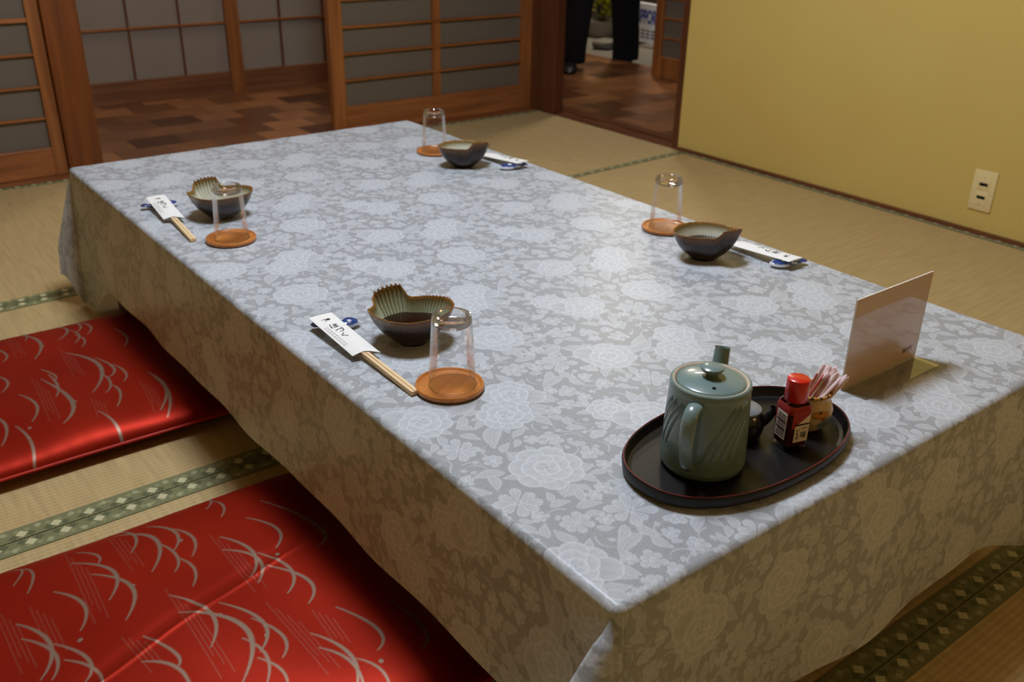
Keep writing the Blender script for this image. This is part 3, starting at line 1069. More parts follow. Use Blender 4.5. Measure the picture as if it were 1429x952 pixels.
ARCS_NEAR, DOTS_NEAR, STREAKS_NEAR = [carry_on(a, (-.29, .03), -.47) for a in (ARCS_NEAR, DOTS_NEAR, STREAKS_NEAR)]
ARCS_FAR, DOTS_FAR, STREAKS_FAR = [carry_on(a, (-.235, -.02), -.335) for a in (ARCS_FAR, DOTS_FAR, STREAKS_FAR)]
M['satin'] = satin_mat()
M['satin_cord'] = plain('red_seam', rgb(190, 44, 30), .4, .4)


def cushion(label, x0, x1, y0, y1, arcs, dots, streaks, seed, crease):
    cx, cy = (x0 + x1) / 2, (y0 + y1) / 2
    hx, hy = (x1 - x0) / 2, (y1 - y0) / 2
    t = thing('floor_cushion', label, 'cushion', (cx, cy, 0), 0, 'red cushions along the left side of the table')
    n = 440
    s = np.linspace(-1, 1, n)
    S, Q = np.meshgrid(s, s, indexing='ij')
    X = hx * S * (1 - .022 * (1 - Q ** 2))
    Y = hy * Q * (1 - .022 * (1 - S ** 2))
    dome = ((1 - np.abs(S) ** 7) * (1 - np.abs(Q) ** 7)) ** .55
    sag = .007 * np.sin(3 * S + seed) * np.sin(2.6 * Q + 1) + .0035 * np.sin(9 * S + 4 * Q + seed) * dome
    seam = .026
    zt = seam + dome * (.033 + .004 * (1 - S ** 2) * (1 - Q ** 2)) + dome * sag * .6
    if crease:
        (ax, ay, bx, by) = crease
        d = ((X + cx - ax) * (by - ay) - (Y + cy - ay) * (bx - ax)) / math.hypot(bx - ax, by - ay)
        zt = zt + .0011 * np.exp(-(d / .004) ** 2) * dome - .0008 * np.exp(-((d + .016) / .010) ** 2) * dome
    # little puckers along the seam
    pk = .0002 * np.sin(60 * S + seed) * np.abs(Q) ** 12 + .0002 * np.sin(57 * Q + seed) * np.abs(S) ** 12
    zt = zt + pk
    zb = seam - dome * (seam - .0015)
    top = np.stack([X, Y, zt], -1)
    bot = np.stack([X, Y, zb], -1)[::8, ::8]
    cover = big_grid('cover', top, M['satin'], {'motif': motif(X + cx, Y + cy, arcs, dots, streaks)}, t)
    under = big_grid('underside', bot[:, ::-1], M['satin'], {'motif': np.zeros(bot.shape[:2])}, t)
    ring = [(X[i, 0], Y[i, 0], seam) for i in range(0, n, 4)] + [(X[-1, j], Y[-1, j], seam) for j in range(0, n, 4)] + \
           [(X[i, -1], Y[i, -1], seam) for i in range(n - 1, -1, -4)] + [(X[0, j], Y[0, j], seam) for j in range(n - 1, -1, -4)]
    MB().tube(ring, .0022, 8, cap=False).build('seam_piping', M['satin_cord'], t, True)
    return t


cushion('red satin floor cushion nearest the viewer, crossed by a faint crease', -.57, .055, .245, .81, ARCS_NEAR, DOTS_NEAR, STREAKS_NEAR, 1.2, (-.40, .47, -.06, .58))
cushion('red satin floor cushion further back, beyond the bare strip of tatami', -.565, .07, 1.062, 1.612, ARCS_FAR, DOTS_FAR, STREAKS_FAR, 3.7, None)


# ------------------------------------------------------------------ tableware
TZ = T + .0006
M['coaster'] = wood('coaster_wood', rgb(172, 98, 40), rgb(205, 132, 66), 'X', .32, 14, .25)
M['glass_wall'] = clear('clear_glass_wall', (.985, .985, .985, 1), 1.33, .6)
M['glass_base'] = clear('thick_clear_base', (.93, .93, .925, 1), 1.5, .8)
M['glaze'] = attr_color('bowl_glaze', 'glaze', .24, .4, .12, .12, 260)
M['sauce'], _nt, _p = mat('dark_dipping_sauce')
_p.inputs['Base Color'].default_value = rgb(34, 14, 6)
_p.inputs['Roughness'].default_value = .04
_nz = N(_nt, 'ShaderNodeTexNoise', i_Scale=30.)
_b = N(_nt, 'ShaderNodeBump', i_Strength=.02, i_Distance=.001)
lk(_nt, _nz.outputs['Fac'], _b.inputs['Height'])
lk(_nt, _b.outputs[0], _p.inputs['Normal'])
M['rest_glaze'] = attr_color('blue_and_white_glaze', 'glaze', .12, .6, .7)


def coaster(label, x, y):
    o = MB().lathe([(0, 0), (.0405, 0), (.0440, .0022), (.0446, .0058), (.0436, .0076), (.0418, .0076), (.0396, .0052), (.036, .0046), (0, .0044)], 72).build(
        'coaster', M['coaster'], None, True, (x, y, TZ), .4)
    return tag(o, label, 'coaster', 'wooden coasters at the four place settings')


def tumbler(label, x, y, src=None, rz=0.):
    if src:
        return dup(src, (x, y, TZ + .0046), rz, label)
    t = thing('drinking_glass', label, 'glass', (x, y, TZ + .0046), rz, 'upturned tumblers on coasters')
    # upturned: the drinking rim stands on the coaster, the thick base is on top
    MB().lathe([(.0292, .0006), (.0300, .0), (.0303, .001), (.0296, .020), (.0281, .050), (.0266, .076), (.0258, .0895)], 72).build('wall', M['glass_wall'], t, True)
    MB().lathe([(0, .0840), (.0215, .0842), (.0243, .0862), (.0256, .0895), (.0254, .0948), (.0240, .0975), (.0218, .0980), (.0200, .0966), (.0185, .0936), (.012, .0915), (0, .0908)], 72).build('base', M['glass_base'], t, True)
    MB().lathe([(.0303, .0), (.0311, .0012), (.0303, .0024), (.0295, .0012)], 72, close=True).build('rim', M['glass_wall'], t, True)
    return t


# outline of the fish-shaped bowl: angle, radius, rim height
OUT = np.array([(-164, .0525, .049), (-127, .0505, .049), (-91, .0490, .050), (-60, .0520, .050), (-40, .0570, .050), (-25, .0605, .051), (-10, .0615, .0515),
                (0, .0605, .0515), (22, .0505, .051), (44, .0435, .050), (58, .0425, .0495), (66, .0455, .051), (71, .0510, .0585), (76, .0560, .0650), (91, .0565, .0655),
                (106, .0590, .0640), (120, .0615, .0610), (127, .0600, .0555), (134, .0555, .0505), (143, .0565, .0500), (152, .0620, .0510), (160, .0600, .0495), (175, .0555, .049)])


def bowl_mesh(inner_col):
    n = 720
    th = np.linspace(-180, 180, n, endpoint=False)
    a = np.concatenate([OUT[:, 0] - 360, OUT[:, 0], OUT[:, 0] + 360])
    r = np.interp(th, a, np.tile(OUT[:, 1], 3))
    z = np.interp(th, a, np.tile(OUT[:, 2], 3))
    k = np.exp(-np.linspace(-1.6, 1.6, 15) ** 2 * 2.2)
    k /= k.sum()
    sm = lambda q: np.convolve(np.concatenate([q[-7:], q, q[:7]]), k, 'valid')
    r, z = sm(r), sm(z)
    fan = sstep(th, 70, 76) * (1 - sstep(th, 118, 125))
    fin = sstep(th, -20, -8) * (1 - sstep(th, 30, 40))
    rib = fan * 1.5 * np.cos(np.radians(th - 75) * 360 / 7.0) + .55 * fin * np.cos(np.radians(th) * 360 / 5.2)
    other = .25 * np.cos(np.radians(th) * 60) * (1 - fan) * (1 - fin)
    ribs = rib + other
    # profile: fraction towards the rim, fraction of rim height; outside going up then inside going down
    prof = [(0, .004, 0), (.30, .004, 0), (.335, .0, 0), (.40, .0, 0), (.42, .004, 0), (.50, .10, .1), (.66, .26, .3), (.80, .46, .5), (.90, .68, .7), (.965, .88, .9), (.995, .965, 1.),
            (1.0, .992, 1.1), (.985, 1.005, 1.1), (.962, .99, 1.1), (.93, .90, 1.), (.86, .70, 1.), (.75, .50, .9), (.62, .34, .6), (.48, .22, .2), (.30, .15, 0), (.0, .12, 0)]
    verts = []
    gl = []
    base_r = .054
    for q, (f, h, rb) in enumerate(prof):
        blend = np.clip((f - .38) / .5, 0, 1) ** 1.3
        rr = f * (base_r * (1 - blend) + r * blend) + rb * ribs * .0010 * (1 if q < 13 else -1) * (1 if q >= 12 else .6)
        zz = h * (.05 * (1 - blend) + z * blend) if h > .01 or f > .42 else np.full(n, h)
        zz = zz + (rb > 1.05) * ribs * .0009
        verts.append(np.stack([rr * np.cos(np.radians(th)), rr * np.sin(np.radians(th)), zz], -1))
        gl.append((q, f, h, ribs))
    P = np.stack(verts)
    m = len(prof)
    me = bpy.data.meshes.new('bowl')
    idx = np.arange(m * n).reshape(m, n)
    nx = np.roll(idx, -1, 1)
    q = np.stack([idx[:-1], nx[:-1], nx[1:], idx[1:]], -1).reshape(-1, 4)
    me.from_pydata(P.reshape(-1, 3).tolist(), [], q.tolist())
    me.polygons.foreach_set('use_smooth', [True] * len(me.polygons))
    C = np.ones((m, n, 4), np.float32)
    lin = lambda *c: np.array(rgb(*c)[:3])
    wob = .5 + .5 * np.sin(np.radians(th) * 7 + 1) * np.sin(np.radians(th) * 17)
    for k_ in range(m):
        f, h, rb = prof[k_]
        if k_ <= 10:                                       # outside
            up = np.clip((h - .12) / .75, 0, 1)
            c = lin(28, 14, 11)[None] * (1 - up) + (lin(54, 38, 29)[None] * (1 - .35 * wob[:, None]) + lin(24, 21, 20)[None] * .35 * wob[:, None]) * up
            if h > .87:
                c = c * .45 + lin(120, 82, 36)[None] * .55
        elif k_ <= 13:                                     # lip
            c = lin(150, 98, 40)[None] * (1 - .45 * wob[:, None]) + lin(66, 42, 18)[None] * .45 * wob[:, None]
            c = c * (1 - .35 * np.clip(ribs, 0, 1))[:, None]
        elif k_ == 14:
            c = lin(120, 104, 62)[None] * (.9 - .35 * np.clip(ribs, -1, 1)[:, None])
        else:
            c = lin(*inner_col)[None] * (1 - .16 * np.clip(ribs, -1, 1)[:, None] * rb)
        C[k_, :, :3] = c
    at = me.attributes.new('glaze', 'FLOAT_COLOR', 'POINT')
    at.data.foreach_set('color', C.ravel())
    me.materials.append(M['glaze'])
    me.update()
    inner = P[15] * .35 + P[16] * .65
    return me, inner


BOWL, INNER = bowl_mesh((158, 164, 134))
BOWL_PALE, _ = bowl_mesh((188, 187, 168))


def bowl(label, x, y, rz, mesh):
    o = bpy.data.objects.new('sauce_bowl', mesh)
    COL.objects.link(o)
    o.location = (x, y, TZ)
    o.rotation_euler.z = rz
    return tag(o, label, 'bowl', 'fish-shaped glazed bowls')


def sauce(label, x, y, rz):
    z = float(INNER[:, 2].min()) - .0005
    ring = INNER[::6] * np.array([.985, .985, 0]) + np.array([0, 0, z])
    mb = MB()
    n = len(ring)
    mb.add([(0, 0, z)] + [tuple(p) for p in ring * np.array([.6, .6, 1])] + [tuple(p) for p in ring] + [tuple(p * np.array([.93, .93, 1]) - np.array([0, 0, .003])) for p in ring],
           [(0, 1 + i, 1 + (i + 1) % n) for i in range(n)] + [(1 + i, 1 + n + i, 1 + n + (i + 1) % n, 1 + (i + 1) % n) for i in range(n)] +
           [(1 + n + i, 1 + 2 * n + i, 1 + 2 * n + (i + 1) % n, 1 + n + (i + 1) % n) for i in range(n)])
    o = mb.build('dipping_sauce', M['sauce'], None, True, (x, y, TZ), rz)
    return tag(o, label, 'sauce', 'dark dipping sauce in the bowls')


def puffer_rest(label, x, y, rz):
    """little puffer fish of blue and white porcelain: fat body, waist, tail"""
    n, m = 48, 40
    mb = MB()
    P = []
    for i in range(m + 1):
        s = i / m
        # half width / half height along the fish, head at s=0
        w = np.interp(s, [0, .05, .18, .32, .46, .58, .72, .84, .94, 1], [.0005, .007, .0135, .0150, .0120, .0085, .0062, .0072, .0088, .001])
        h = np.interp(s, [0, .05, .18, .32, .46, .58, .72, .84, .94, 1], [.0005, .0035, .0062, .0070, .0060, .0042, .0034, .0032, .0026, .0005])
        xx = .036 - s * .072
        for j in range(n):
            a = 2 * PI * j / n
            P.append((xx, w * math.cos(a), max(.0003, .0068 + h * math.sin(a) * 1.0 - .0004 + (.002 if s > .8 else 0))))
    f = [(i * n + j, i * n + (j + 1) % n, (i + 1) * n + (j + 1) % n, (i + 1) * n + j) for i in range(m) for j in range(n)]
    t = thing('chopstick_rest', label, 'chopstick rest', (x, y, TZ), rz, 'puffer fish chopstick rests')
    body = mb.add(P, f).build('body', M['rest_glaze'], t, True)

    def col(X, Y, Z):
        white = np.array(rgb(232, 234, 236)[:3])
        blue = np.array(rgb(34, 66, 128)[:3])
        dark = np.array(rgb(18, 30, 66)[:3])
        back = np.clip((Z - .0072) / .0016, 0, 1) * np.clip((.034 - X) / .003, 0, 1)
        tail = np.clip((-.012 - X) / .004, 0, 1)
        k = np.maximum(back, tail * .9)
        spots = np.zeros_like(X)
        for (sx_, sy_) in ((.014, .006), (.004, -.004), (.019, -.006), (-.004, .007), (.009, .001)):
            spots = np.maximum(spots, np.clip((.0031 - np.hypot(X - sx_, Y - sy_)) / .0008, 0, 1))
        k = k * (1 - spots)
        c = white[None] * (1 - k[:, None]) + blue[None] * k[:, None]
        st = tail * (.5 + .5 * np.sin(Y * 1500))
        return c * (1 - st[:, None] * .7) + dark[None] * st[:, None] * .7
    paint(body, 'glaze', col)
    for sgn in (-1, 1):
        fins = MB()
        fins.tube([(.006, sgn * .0125, .0075), (.001, sgn * .0165, .0085), (-.004, sgn * .0185, .0095)], [.0022, .0028, .0012], 8, squash=(1, .45))
        fo = fins.build('fin', M['rest_glaze'], t, True)
        paint(fo, 'glaze', lambda X, Y, Z: np.tile(np.array(rgb(44, 78, 140)[:3]), (len(X), 1)))
    return t


SLEEVE = {}


def sleeve(label, x, y, rz):
    t = thing('chopstick_sleeve', label, 'paper sleeve', (x, y, TZ), rz, 'white paper chopstick sleeves')
    # local +y points to the rest; the mouth is at -y
    ln, hw = .067, .0182
    z = lambda yy: .0082 + (yy + ln) / (2 * ln) * .0090
    if not SLEEVE:
        top = []
        for i in range(15):
            yy = -ln + 2 * ln * i / 14
            row = []
            for j in range(13):
                xx = -hw + 2 * hw * j / 12
                puff = .0034 * (1 - abs(xx / hw) ** 1.6) * (1 - .75 * max(0, yy / ln))
                yo = yy - (.006 * (xx / hw) if i == 0 else 0) + (.0 if i else .004 * (1 - abs(xx / hw)))
                row.append((xx, yo, z(yy) + puff))
            top.append(row)
        top = np.array(top)
        bot = top.copy()
        for i in range(15):
            for j in range(13):
                xx = bot[i, j, 0]
                bot[i, j, 2] -= .0003 + .0058 * (1 - abs(xx / hw) ** 1.6) * (1 - .75 * max(0, bot[i, j, 1] / ln))
        mb = MB().grid(top).grid(bot[:, ::-1])
        # closed long edges and closed far end
        for e in (0, 12):
            mb.grid(np.stack([top[:, e], bot[:, e]], 1))
        mb.grid(np.stack([top[14], bot[14]], 1))
        o = mb.build('paper', M['white_paper'], t, True)
        tilt = Matrix.Rotation(math.atan2(.0092, 2 * ln), 4, 'X')
        # the shop's brush lettering runs down the sleeve, a small fish mark above it, faint print beside
        zt_ = lambda xx, yy: z(yy) + .0034 * (1 - abs(xx / hw) ** 1.6) * (1 - .75 * max(0, yy / ln)) + .0004
        SLEEVE['mesh'] = o.data
        for k, ch in enumerate('ほづく'):
            lt = lettering('lettering', ch, .0145, M['ink'], t, Matrix.Translation((.0016 * (k % 2) - .001, .022 - .0155 * k, zt_(.002, .022 - .0155 * k))) @ tilt @ Matrix.Rotation(R(-6 + 5 * k), 4, 'Z'))
            SLEEVE.setdefault('let', []).append(lt.data)
        mk = MB()
        mz = zt_(.002, .047)
        mk.lathe([(0, .0004), (.0026, .0002), (.0030, 0)], 16, .0025, .047, mz)
        mk.tube([(.002, .047, mz), (-.003, .049, mz + .0003), (-.008, .0475, mz + .0001)], [.0012, .0006, .0002], 6, squash=(1, .2))
        mk.tube([(.001, .046, mz), (-.003, .044, mz), (-.006, .0415, mz - .0002)], [.0010, .0005, .0002], 6, squash=(1, .2))
        m_ = mk.build('fish_mark', M['ink'], t)
        SLEEVE['mark'] = m_.data
        pr = MB()
        for c in range(2):
            for k in range(9):
                yy = .024 - k * .0068
                xx = -.0105 - c * .0036
                zz = zt_(xx, yy) - .0001
                pr.box(xx - .0010, xx + .0010, yy - .0020, yy - .0012, zz, zz + .0001)
                pr.box(xx - .0002, xx + .0003, yy - .0022, yy + .0018, zz, zz + .0001)
                pr.box(xx - .0008, xx + .0008, yy + .0008, yy + .0014, zz, zz + .0001)
        p_ = pr.build('small_print', M['ink_grey'], t)
        SLEEVE['print'] = p_.data
    else:
        for nm, me in [('paper', SLEEVE['mesh'])] + [('lettering', d) for d in SLEEVE['let']] + [('fish_mark', SLEEVE['mark']), ('small_print', SLEEVE['print'])]:
            o = bpy.data.objects.new(nm, me)
            COL.objects.link(o)
            o.parent = t
    return t


def chopsticks(label, x, y, rz, mesh=[]):
    """a joined pair of splitting chopsticks; local +y runs into the sleeve"""
    if not mesh:
        mb = MB()
        for sgn in (-1, 1):
            prof = []
            for (yy, hw, hh, zz) in ((-.190, .0052, .0030, .0033), (-.185, .0054, .0031, .0034), (-.06, .0050, .0028, .0078), (.035, .0034, .0014, .0132)):
                x0, x1 = (.0002, hw) if sgn > 0 else (-hw, -.0002)
                prof.append([(x0, yy, zz - hh), (x1, yy, zz - hh + .0006), (x1, yy, zz + hh - .0008), (x0, yy, zz + hh)])
            A = np.array(prof)
            A = np.concatenate([A, A[:, :1]], 1)
            mb.grid(A)
            for e in (0, -1):
                mb.add([tuple(p) for p in A[e][:4]], [(0, 1, 2, 3)])
        o = mb.build('chopsticks', M['bare_wood'])
        mesh.append(o.data)
    else:
        o = bpy.data.objects.new('chopsticks', mesh[0])
        COL.objects.link(o)
    o.location = (x, y, TZ)
    o.rotation_euler.z = rz
    return tag(o, label, 'chopsticks', 'wooden chopsticks in paper sleeves')


seats = [
    ('near left', 'in the left foreground', (.1129, .4346), (.117, .4342), (.150, .583), 0.),
    ('far left', 'at the far left corner', (.1066, 1.1275), (.1085, 1.126), (.147, 1.265), .0),
    ('near right', 'at the right edge by the card', (.8015, .723), (.799, .721), (.746, .575), PI),
    ('far right', 'at the far right corner', (.7565, 1.452), (.7555, 1.4515), (.743, 1.310), PI),
]
names = {
    'coaster': ['round wooden coaster beside the bare chopstick tips in the left foreground', 'round wooden coaster under the glass at the far left of the table',
                'round wooden coaster half behind the sauce bowl at the right edge of the table', 'round wooden coaster behind the empty bowl at the far right corner'],
    'glass': ['upturned clear tumbler in the left foreground, nearest the viewer', 'upturned clear tumbler in front of the empty bowl at the far left',
              'upturned clear tumbler behind the right-hand sauce bowl, seen against the tatami', 'upturned clear tumbler at the far corner, seen against the wooden door'],
    'bowl': ['green glazed fish-shaped bowl with ribbed fin and dark sauce in the left foreground', 'empty fish-shaped bowl with raised ribbed fin at the far left of the table',
             'brown fish-shaped bowl with dark sauce at the right edge of the table', 'empty brown fish-shaped bowl near the far right corner of the table'],
}
src = None
for k, (nm, ph, co, gl, bo, rz) in enumerate(seats):
    coaster(names['coaster'][k], *co)
    g = tumbler(names['glass'][k], gl[0], gl[1], src, .7 * k)
    src = src or g
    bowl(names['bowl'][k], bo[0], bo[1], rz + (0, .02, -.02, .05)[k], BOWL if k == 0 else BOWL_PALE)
sauce('dark sauce filling the green ribbed bowl in the left foreground', .150, .583, 0)
sauce('dark sauce in the bowl at the right edge of the table', .746, .575, PI - .02)
SL = [(.0668, .634, 0.0), (.0636, 1.347, R(-4.5)), (.8335, .512, PI - R(1.5)), (.836, 1.278, PI + R(3))]
LB = ['in the left foreground', 'at the far left of the table', 'at the right edge of the table', 'at the far right corner of the table']
for k, (x, y, rz) in enumerate(SL):
    sleeve('white paper chopstick sleeve with black brush lettering ' + LB[k], x, y, rz)
    chopsticks(['pale wooden chopsticks with bare ends beside the foreground coaster', 'pale wooden chopsticks sticking out of the sleeve at the far left',
                'pale wooden chopsticks in the sleeve behind the right-hand sauce bowl', 'pale wooden chopsticks in the sleeve behind the far right bowl'][k], x, y, rz)
RS = [(.0815, .683, R(-22) ), (.0672, 1.3885, R(-10)), (.8355, .462, R(158)), (.826, 1.228, R(165))]
for k, (x, y, rz) in enumerate(RS):
    puffer_rest('blue and white puffer fish chopstick rest ' + LB[k], x, y, rz)

# ------------------------------------------------------------------ tray and what stands on it
M['lacquer'] = plain('black_lacquer', rgb(17, 14, 14), .38, .35, var=.05, coat=.06)
M['lacquer_red'] = plain('red_lacquer_line', rgb(112, 22, 24), .35, .4)


def stadium(hl, hw, n=96):
    """rounded oval outline"""
    e = 2 / 2.3
    return [(math.copysign(abs(math.cos(a)) ** e, math.cos(a)) * hl, math.copysign(abs(math.sin(a)) ** e, math.sin(a)) * hw) for a in [2 * PI * k / n for k in range(n)]]


def stadium_loft(prof, hl, hw):
    """prof: list of (inset, z)"""
    rings = [np.array([(x, y, z) for x, y in stadium(hl - i, hw - i)]) for i, z in prof]
    A = np.stack(rings)
    A = np.concatenate([A, A[:, :1]], 1)
    return A


TX, TY, TR = .3005, .118, R(0)
tray = thing('serving_tray', 'black lacquer oval tray with a red rim line near the end of the table', 'tray', (TX, TY, TZ), TR)
HL, HW = .156, .090
mb = MB().grid(stadium_loft([(.010, .0), (.004, .0004), (.0, .004), (-.0012, .014), (.0002, .0168), (.0022, .0166), (.0034, .012), (.006, .0058), (.010, .0048)], HL, HW))
n_ = 96
inner_ring = stadium(HL - .010, HW - .010)
mb.add([(x, y, .0048) for x, y in inner_ring], [tuple(range(n_))])
mb.add([(x, y, .0) for x, y in inner_ring], [tuple(range(n_ - 1, -1, -1))])
mb.build('tray_body', M['lacquer'], tray, True)
MB().grid(stadium_loft([(.0012, .0166), (.0007, .0170), (.0008, .0173), (.0014, .0174), (.0019, .0172), (.0018, .0166)], HL + .0006, HW + .0006)).build('rim_line', M['lacquer_red'], tray, True)
FZ = TZ + .0050


# teapot: celadon, cylindrical, handle at the front, spout at the back
def celadon():
    m, nt, p = mat('celadon_glaze')
    tc = N(nt, 'ShaderNodeTexCoord')
    nz = N(nt, 'ShaderNodeTexNoise', i_Scale=16., i_Detail=4.)
    lk(nt, tc.outputs['Object'], nz.inputs['Vector'])
    cr = N(nt, 'ShaderNodeValToRGB')
    cr.color_ramp.elements[0].position = .3
    cr.color_ramp.elements[0].color = rgb(104, 126, 124)
    cr.color_ramp.elements[1].position = .7
    cr.color_ramp.elements[1].color = rgb(116, 138, 135)
    lk(nt, nz.outputs['Fac'], cr.inputs[0])
    lk(nt, cr.outputs[0], p.inputs['Base Color'])
    p.inputs['Roughness'].default_value = .28
    p.inputs['Coat Weight'].default_value = .35
    p.inputs['Coat Roughness'].default_value = .08
    n2 = N(nt, 'ShaderNodeTexNoise', i_Scale=60., i_Detail=2.)
    lk(nt, tc.outputs['Object'], n2.inputs['Vector'])
    b = N(nt, 'ShaderNodeBump', i_Strength=.06, i_Distance=.002)
    lk(nt, n2.outputs['Fac'], b.inputs['Height'])
    lk(nt, b.outputs[0], p.inputs['Normal'])
    return m


M['celadon'] = celadon()
M['biscuit'] = plain('unglazed_rim', rgb(196, 176, 150), .6, .3)
M['hole'] = plain('dark_hole', rgb(20, 22, 22), .8, .1)
PX, PY = .2390, .1195
HA = math.atan2(-.53, -.80) - R(10)                      # towards the viewer
pot = thing('teapot', 'pale green celadon teapot with knobbed lid on the black tray', 'teapot', (PX, PY, FZ), 0)
# body with carved grass blades: real grooves in a dense wall
prof = [(.0, .002), (.036, .002), (.039, .0), (.042, .0006), (.0455, .004), (.0470, .010)]
nA, nZ = 300, 170
zz = np.linspace(.010, .1015, nZ)
aa = np.linspace(0, 2 * PI, nA, endpoint=False)
ZZ, AA = np.meshgrid(zz, aa, indexing='ij')
RRb = .0470 - .0036 * ((ZZ - .010) / .0915) ** 1.2
dep = np.zeros_like(RRb)
blades = []
for cl_, s in ((HA + .25, 1), (HA - 1.45, 1), (HA + 1.9, 1), (HA + 3.4, 1)):
    for k in range(11):
        blades.append((cl_ + .075 * k, .022 + .0028 * ((k * 4) % 11), .52 + .05 * ((k * 3) % 5), .040 + .0022 * ((k * 7) % 11)))
for (a0, z0, lean, hgt) in blades:
    tz = (ZZ - z0) / hgt
    tzc = np.clip(tz, 0, 1)
    ac = a0 + lean * tzc ** 1.6
    da = (AA - ac + PI) % (2 * PI) - PI
    w = .0015 * np.sin(PI * np.clip(tzc * .96 + .02, 0, 1)) ** .6 + .0002
    g = np.exp(-(da * .045 / w) ** 2) * ((tz > 0) & (tz < 1))
    dep = np.maximum(dep, g)
RRb = RRb - .0017 * dep + .0005 * np.exp(-((ZZ - .0985) / .002) ** 2)
body = np.stack([RRb * np.cos(AA), RRb * np.sin(AA), ZZ], -1)
body = np.concatenate([body, body[:, :1]], 1)
mb = MB().grid(body).lathe(prof, nA)
mb.lathe([(RRb[-1].mean(), .1015), (.0432, .1035), (.0420, .1046), (.0405, .1046)], nA)
mb.lathe([(.0375, .1020), (.0375, .02), (0, .02)], nA)
mb.build('body', M['celadon'], pot, True)
MB().lathe([(.0405, .1046), (.0392, .1042), (.0380, .1030), (.0375, .1018)], 96).build('bare_rim', M['biscuit'], pot, True)
lid = MB().lathe([(.0366, .1008), (.0372, .1030), (.0362, .1044), (.034, .1052), (.024, .1076), (.012, .1092), (.0062, .1097)], 96)
lid = lid.build('lid', M['celadon'], pot, True)
MB().lathe([(.0062, .1090), (.0064, .1110), (.0078, .1130), (.0110, .1150), (.0126, .1172), (.0122, .1192), (.0098, .1205), (.0050, .1211), (0, .1212)], 64).build('knob', M['celadon'], lid, True)
hx_, hy_ = .026 * math.cos(HA + .42), .026 * math.sin(HA + .42)
MB().lathe([(.0018, .0), (.0022, .0004), (.0019, .0008), (.0, .0005)], 20, hx_, hy_, .1070).build('vent_hole', M['hole'], lid, True)
d = Vector((math.cos(HA), math.sin(HA), 0))
hp = [(.0430, .0900), (.0490, .0930), (.0560, .0925), (.0620, .0880), (.0655, .0800), (.0668, .0680), (.0655, .0540), (.0625, .0400), (.0580, .0290), (.0525, .0220), (.0465, .0185)]
MB().tube([d * r + Vector((0, 0, z)) for r, z in hp], [.0088, .0083, .0080, .0080, .0080, .0080, .0078, .0074, .0070, .0070, .0074], 24, squash=(1., .62)).build('handle', M['celadon'], pot, True)
s = Vector((math.cos(HA + PI + R(8)), math.sin(HA + PI + R(8)), 0))
sp_ = [(.036, .050), (.046, .060), (.054, .074), (.060, .090), (.0655, .106), (.0675, .1125)]
mbs = MB().tube([s * r + Vector((0, 0, z)) for r, z in sp_], [.0150, .0130, .0110, .0095, .0088, .0087], 28, cap=False)
mbs.tube([s * .0675 + Vector((0, 0, .1125)), s * .0655 + Vector((0, 0, .106)), s * .060 + Vector((0, 0, .090))], [.0087, .0066, .006], 28, cap=False)
mbs.build('spout', M['celadon'], pot, True)

# small dark soy jug half hidden behind the teapot
M['dark_glaze'] = plain('dark_brown_glaze', rgb(34, 30, 30), .22, .5, coat=.4)
M['lid_shine'] = plain('grey_lid_shine', rgb(120, 124, 132), .25, .5, coat=.4)  # grey of the reflection on the dark lid, painted in as its colour
jug = thing('soy_sauce_jug', 'small dark lidded soy sauce jug half hidden behind the teapot', 'jug', (.3215, .1325, FZ), 0)
MB().lathe([(0, .0), (.019, .0), (.0225, .003), (.0252, .014), (.0250, .024), (.0222, .032), (.0205, .034), (.0190, .033), (.0, .030)], 56).build('body', M['dark_glaze'], jug, True)
jl = MB().lathe([(.0206, .0335), (.0200, .0362), (.0180, .0378), (.010, .0386), (0, .0388)], 56).build('lid', M['lid_shine'], jug, True)
q = Vector((math.cos(R(-50)), math.sin(R(-50)), 0))
jsp = MB().tube([q * .020 + Vector((0, 0, .018)), q * .027 + Vector((0, 0, .026)), q * .0315 + Vector((0, 0, .034)), q * .0335 + Vector((0, 0, .040))], [.0065, .0056, .0050, .0052], 18, cap=False)
jsp.tube([q * .0335 + Vector((0, 0, .040)), q * .0315 + Vector((0, 0, .034)), q * .027 + Vector((0, 0, .026))], [.0052, .0036, .003], 18, cap=False)
jsp.build('spout', M['dark_glaze'], jug, True)
MB().tube([-q * .021 + Vector((0, 0, .030)), -q * .030 + Vector((0, 0, .032)), -q * .034 + Vector((0, 0, .024)), -q * .030 + Vector((0, 0, .014)), -q * .023 + Vector((0, 0, .010))], .0034, 14).build('handle', M['dark_glaze'], jug, True)

# red-capped chilli powder bottle
M['cap_red'] = plain('red_plastic_cap', rgb(206, 34, 18), .3, .5, coat=.3, var=.03)
M['powder'] = plain('red_chilli_powder', rgb(86, 36, 24), .9, .1, var=.25, scale=300., bump=.3, bscale=900)
M['label_red'] = plain('red_label_print', rgb(158, 38, 26), .45, .4)
M['label_white'] = plain('white_label_print', rgb(232, 218, 206), .45, .4)
M['label_grey'] = plain('dark_label_print', rgb(88, 70, 72), .5, .3)
bt = thing('chilli_powder_bottle', 'small square glass bottle of red chilli powder with a red screw cap', 'bottle', (.349, .0855, FZ), R(-16))
bt.scale = (.87, .87, 1.0)


def rsq(h, c, n=7):
    p = []
    for (qx, qy, a0) in ((1, 1, 0), (-1, 1, 90), (-1, -1, 180), (1, -1, 270)):
        for k in range(n):
            a = R(a0 + 90 * k / (n - 1))
            p.append((qx * (h - c) + c * math.cos(a), qy * (h - c) + c * math.sin(a)))
    return p


def sq_loft(prof):
    A = np.stack([np.array([(x, y, z) for x, y in rsq(h, c)]) for h, c, z in prof])
    return np.concatenate([A, A[:, :1]], 1)


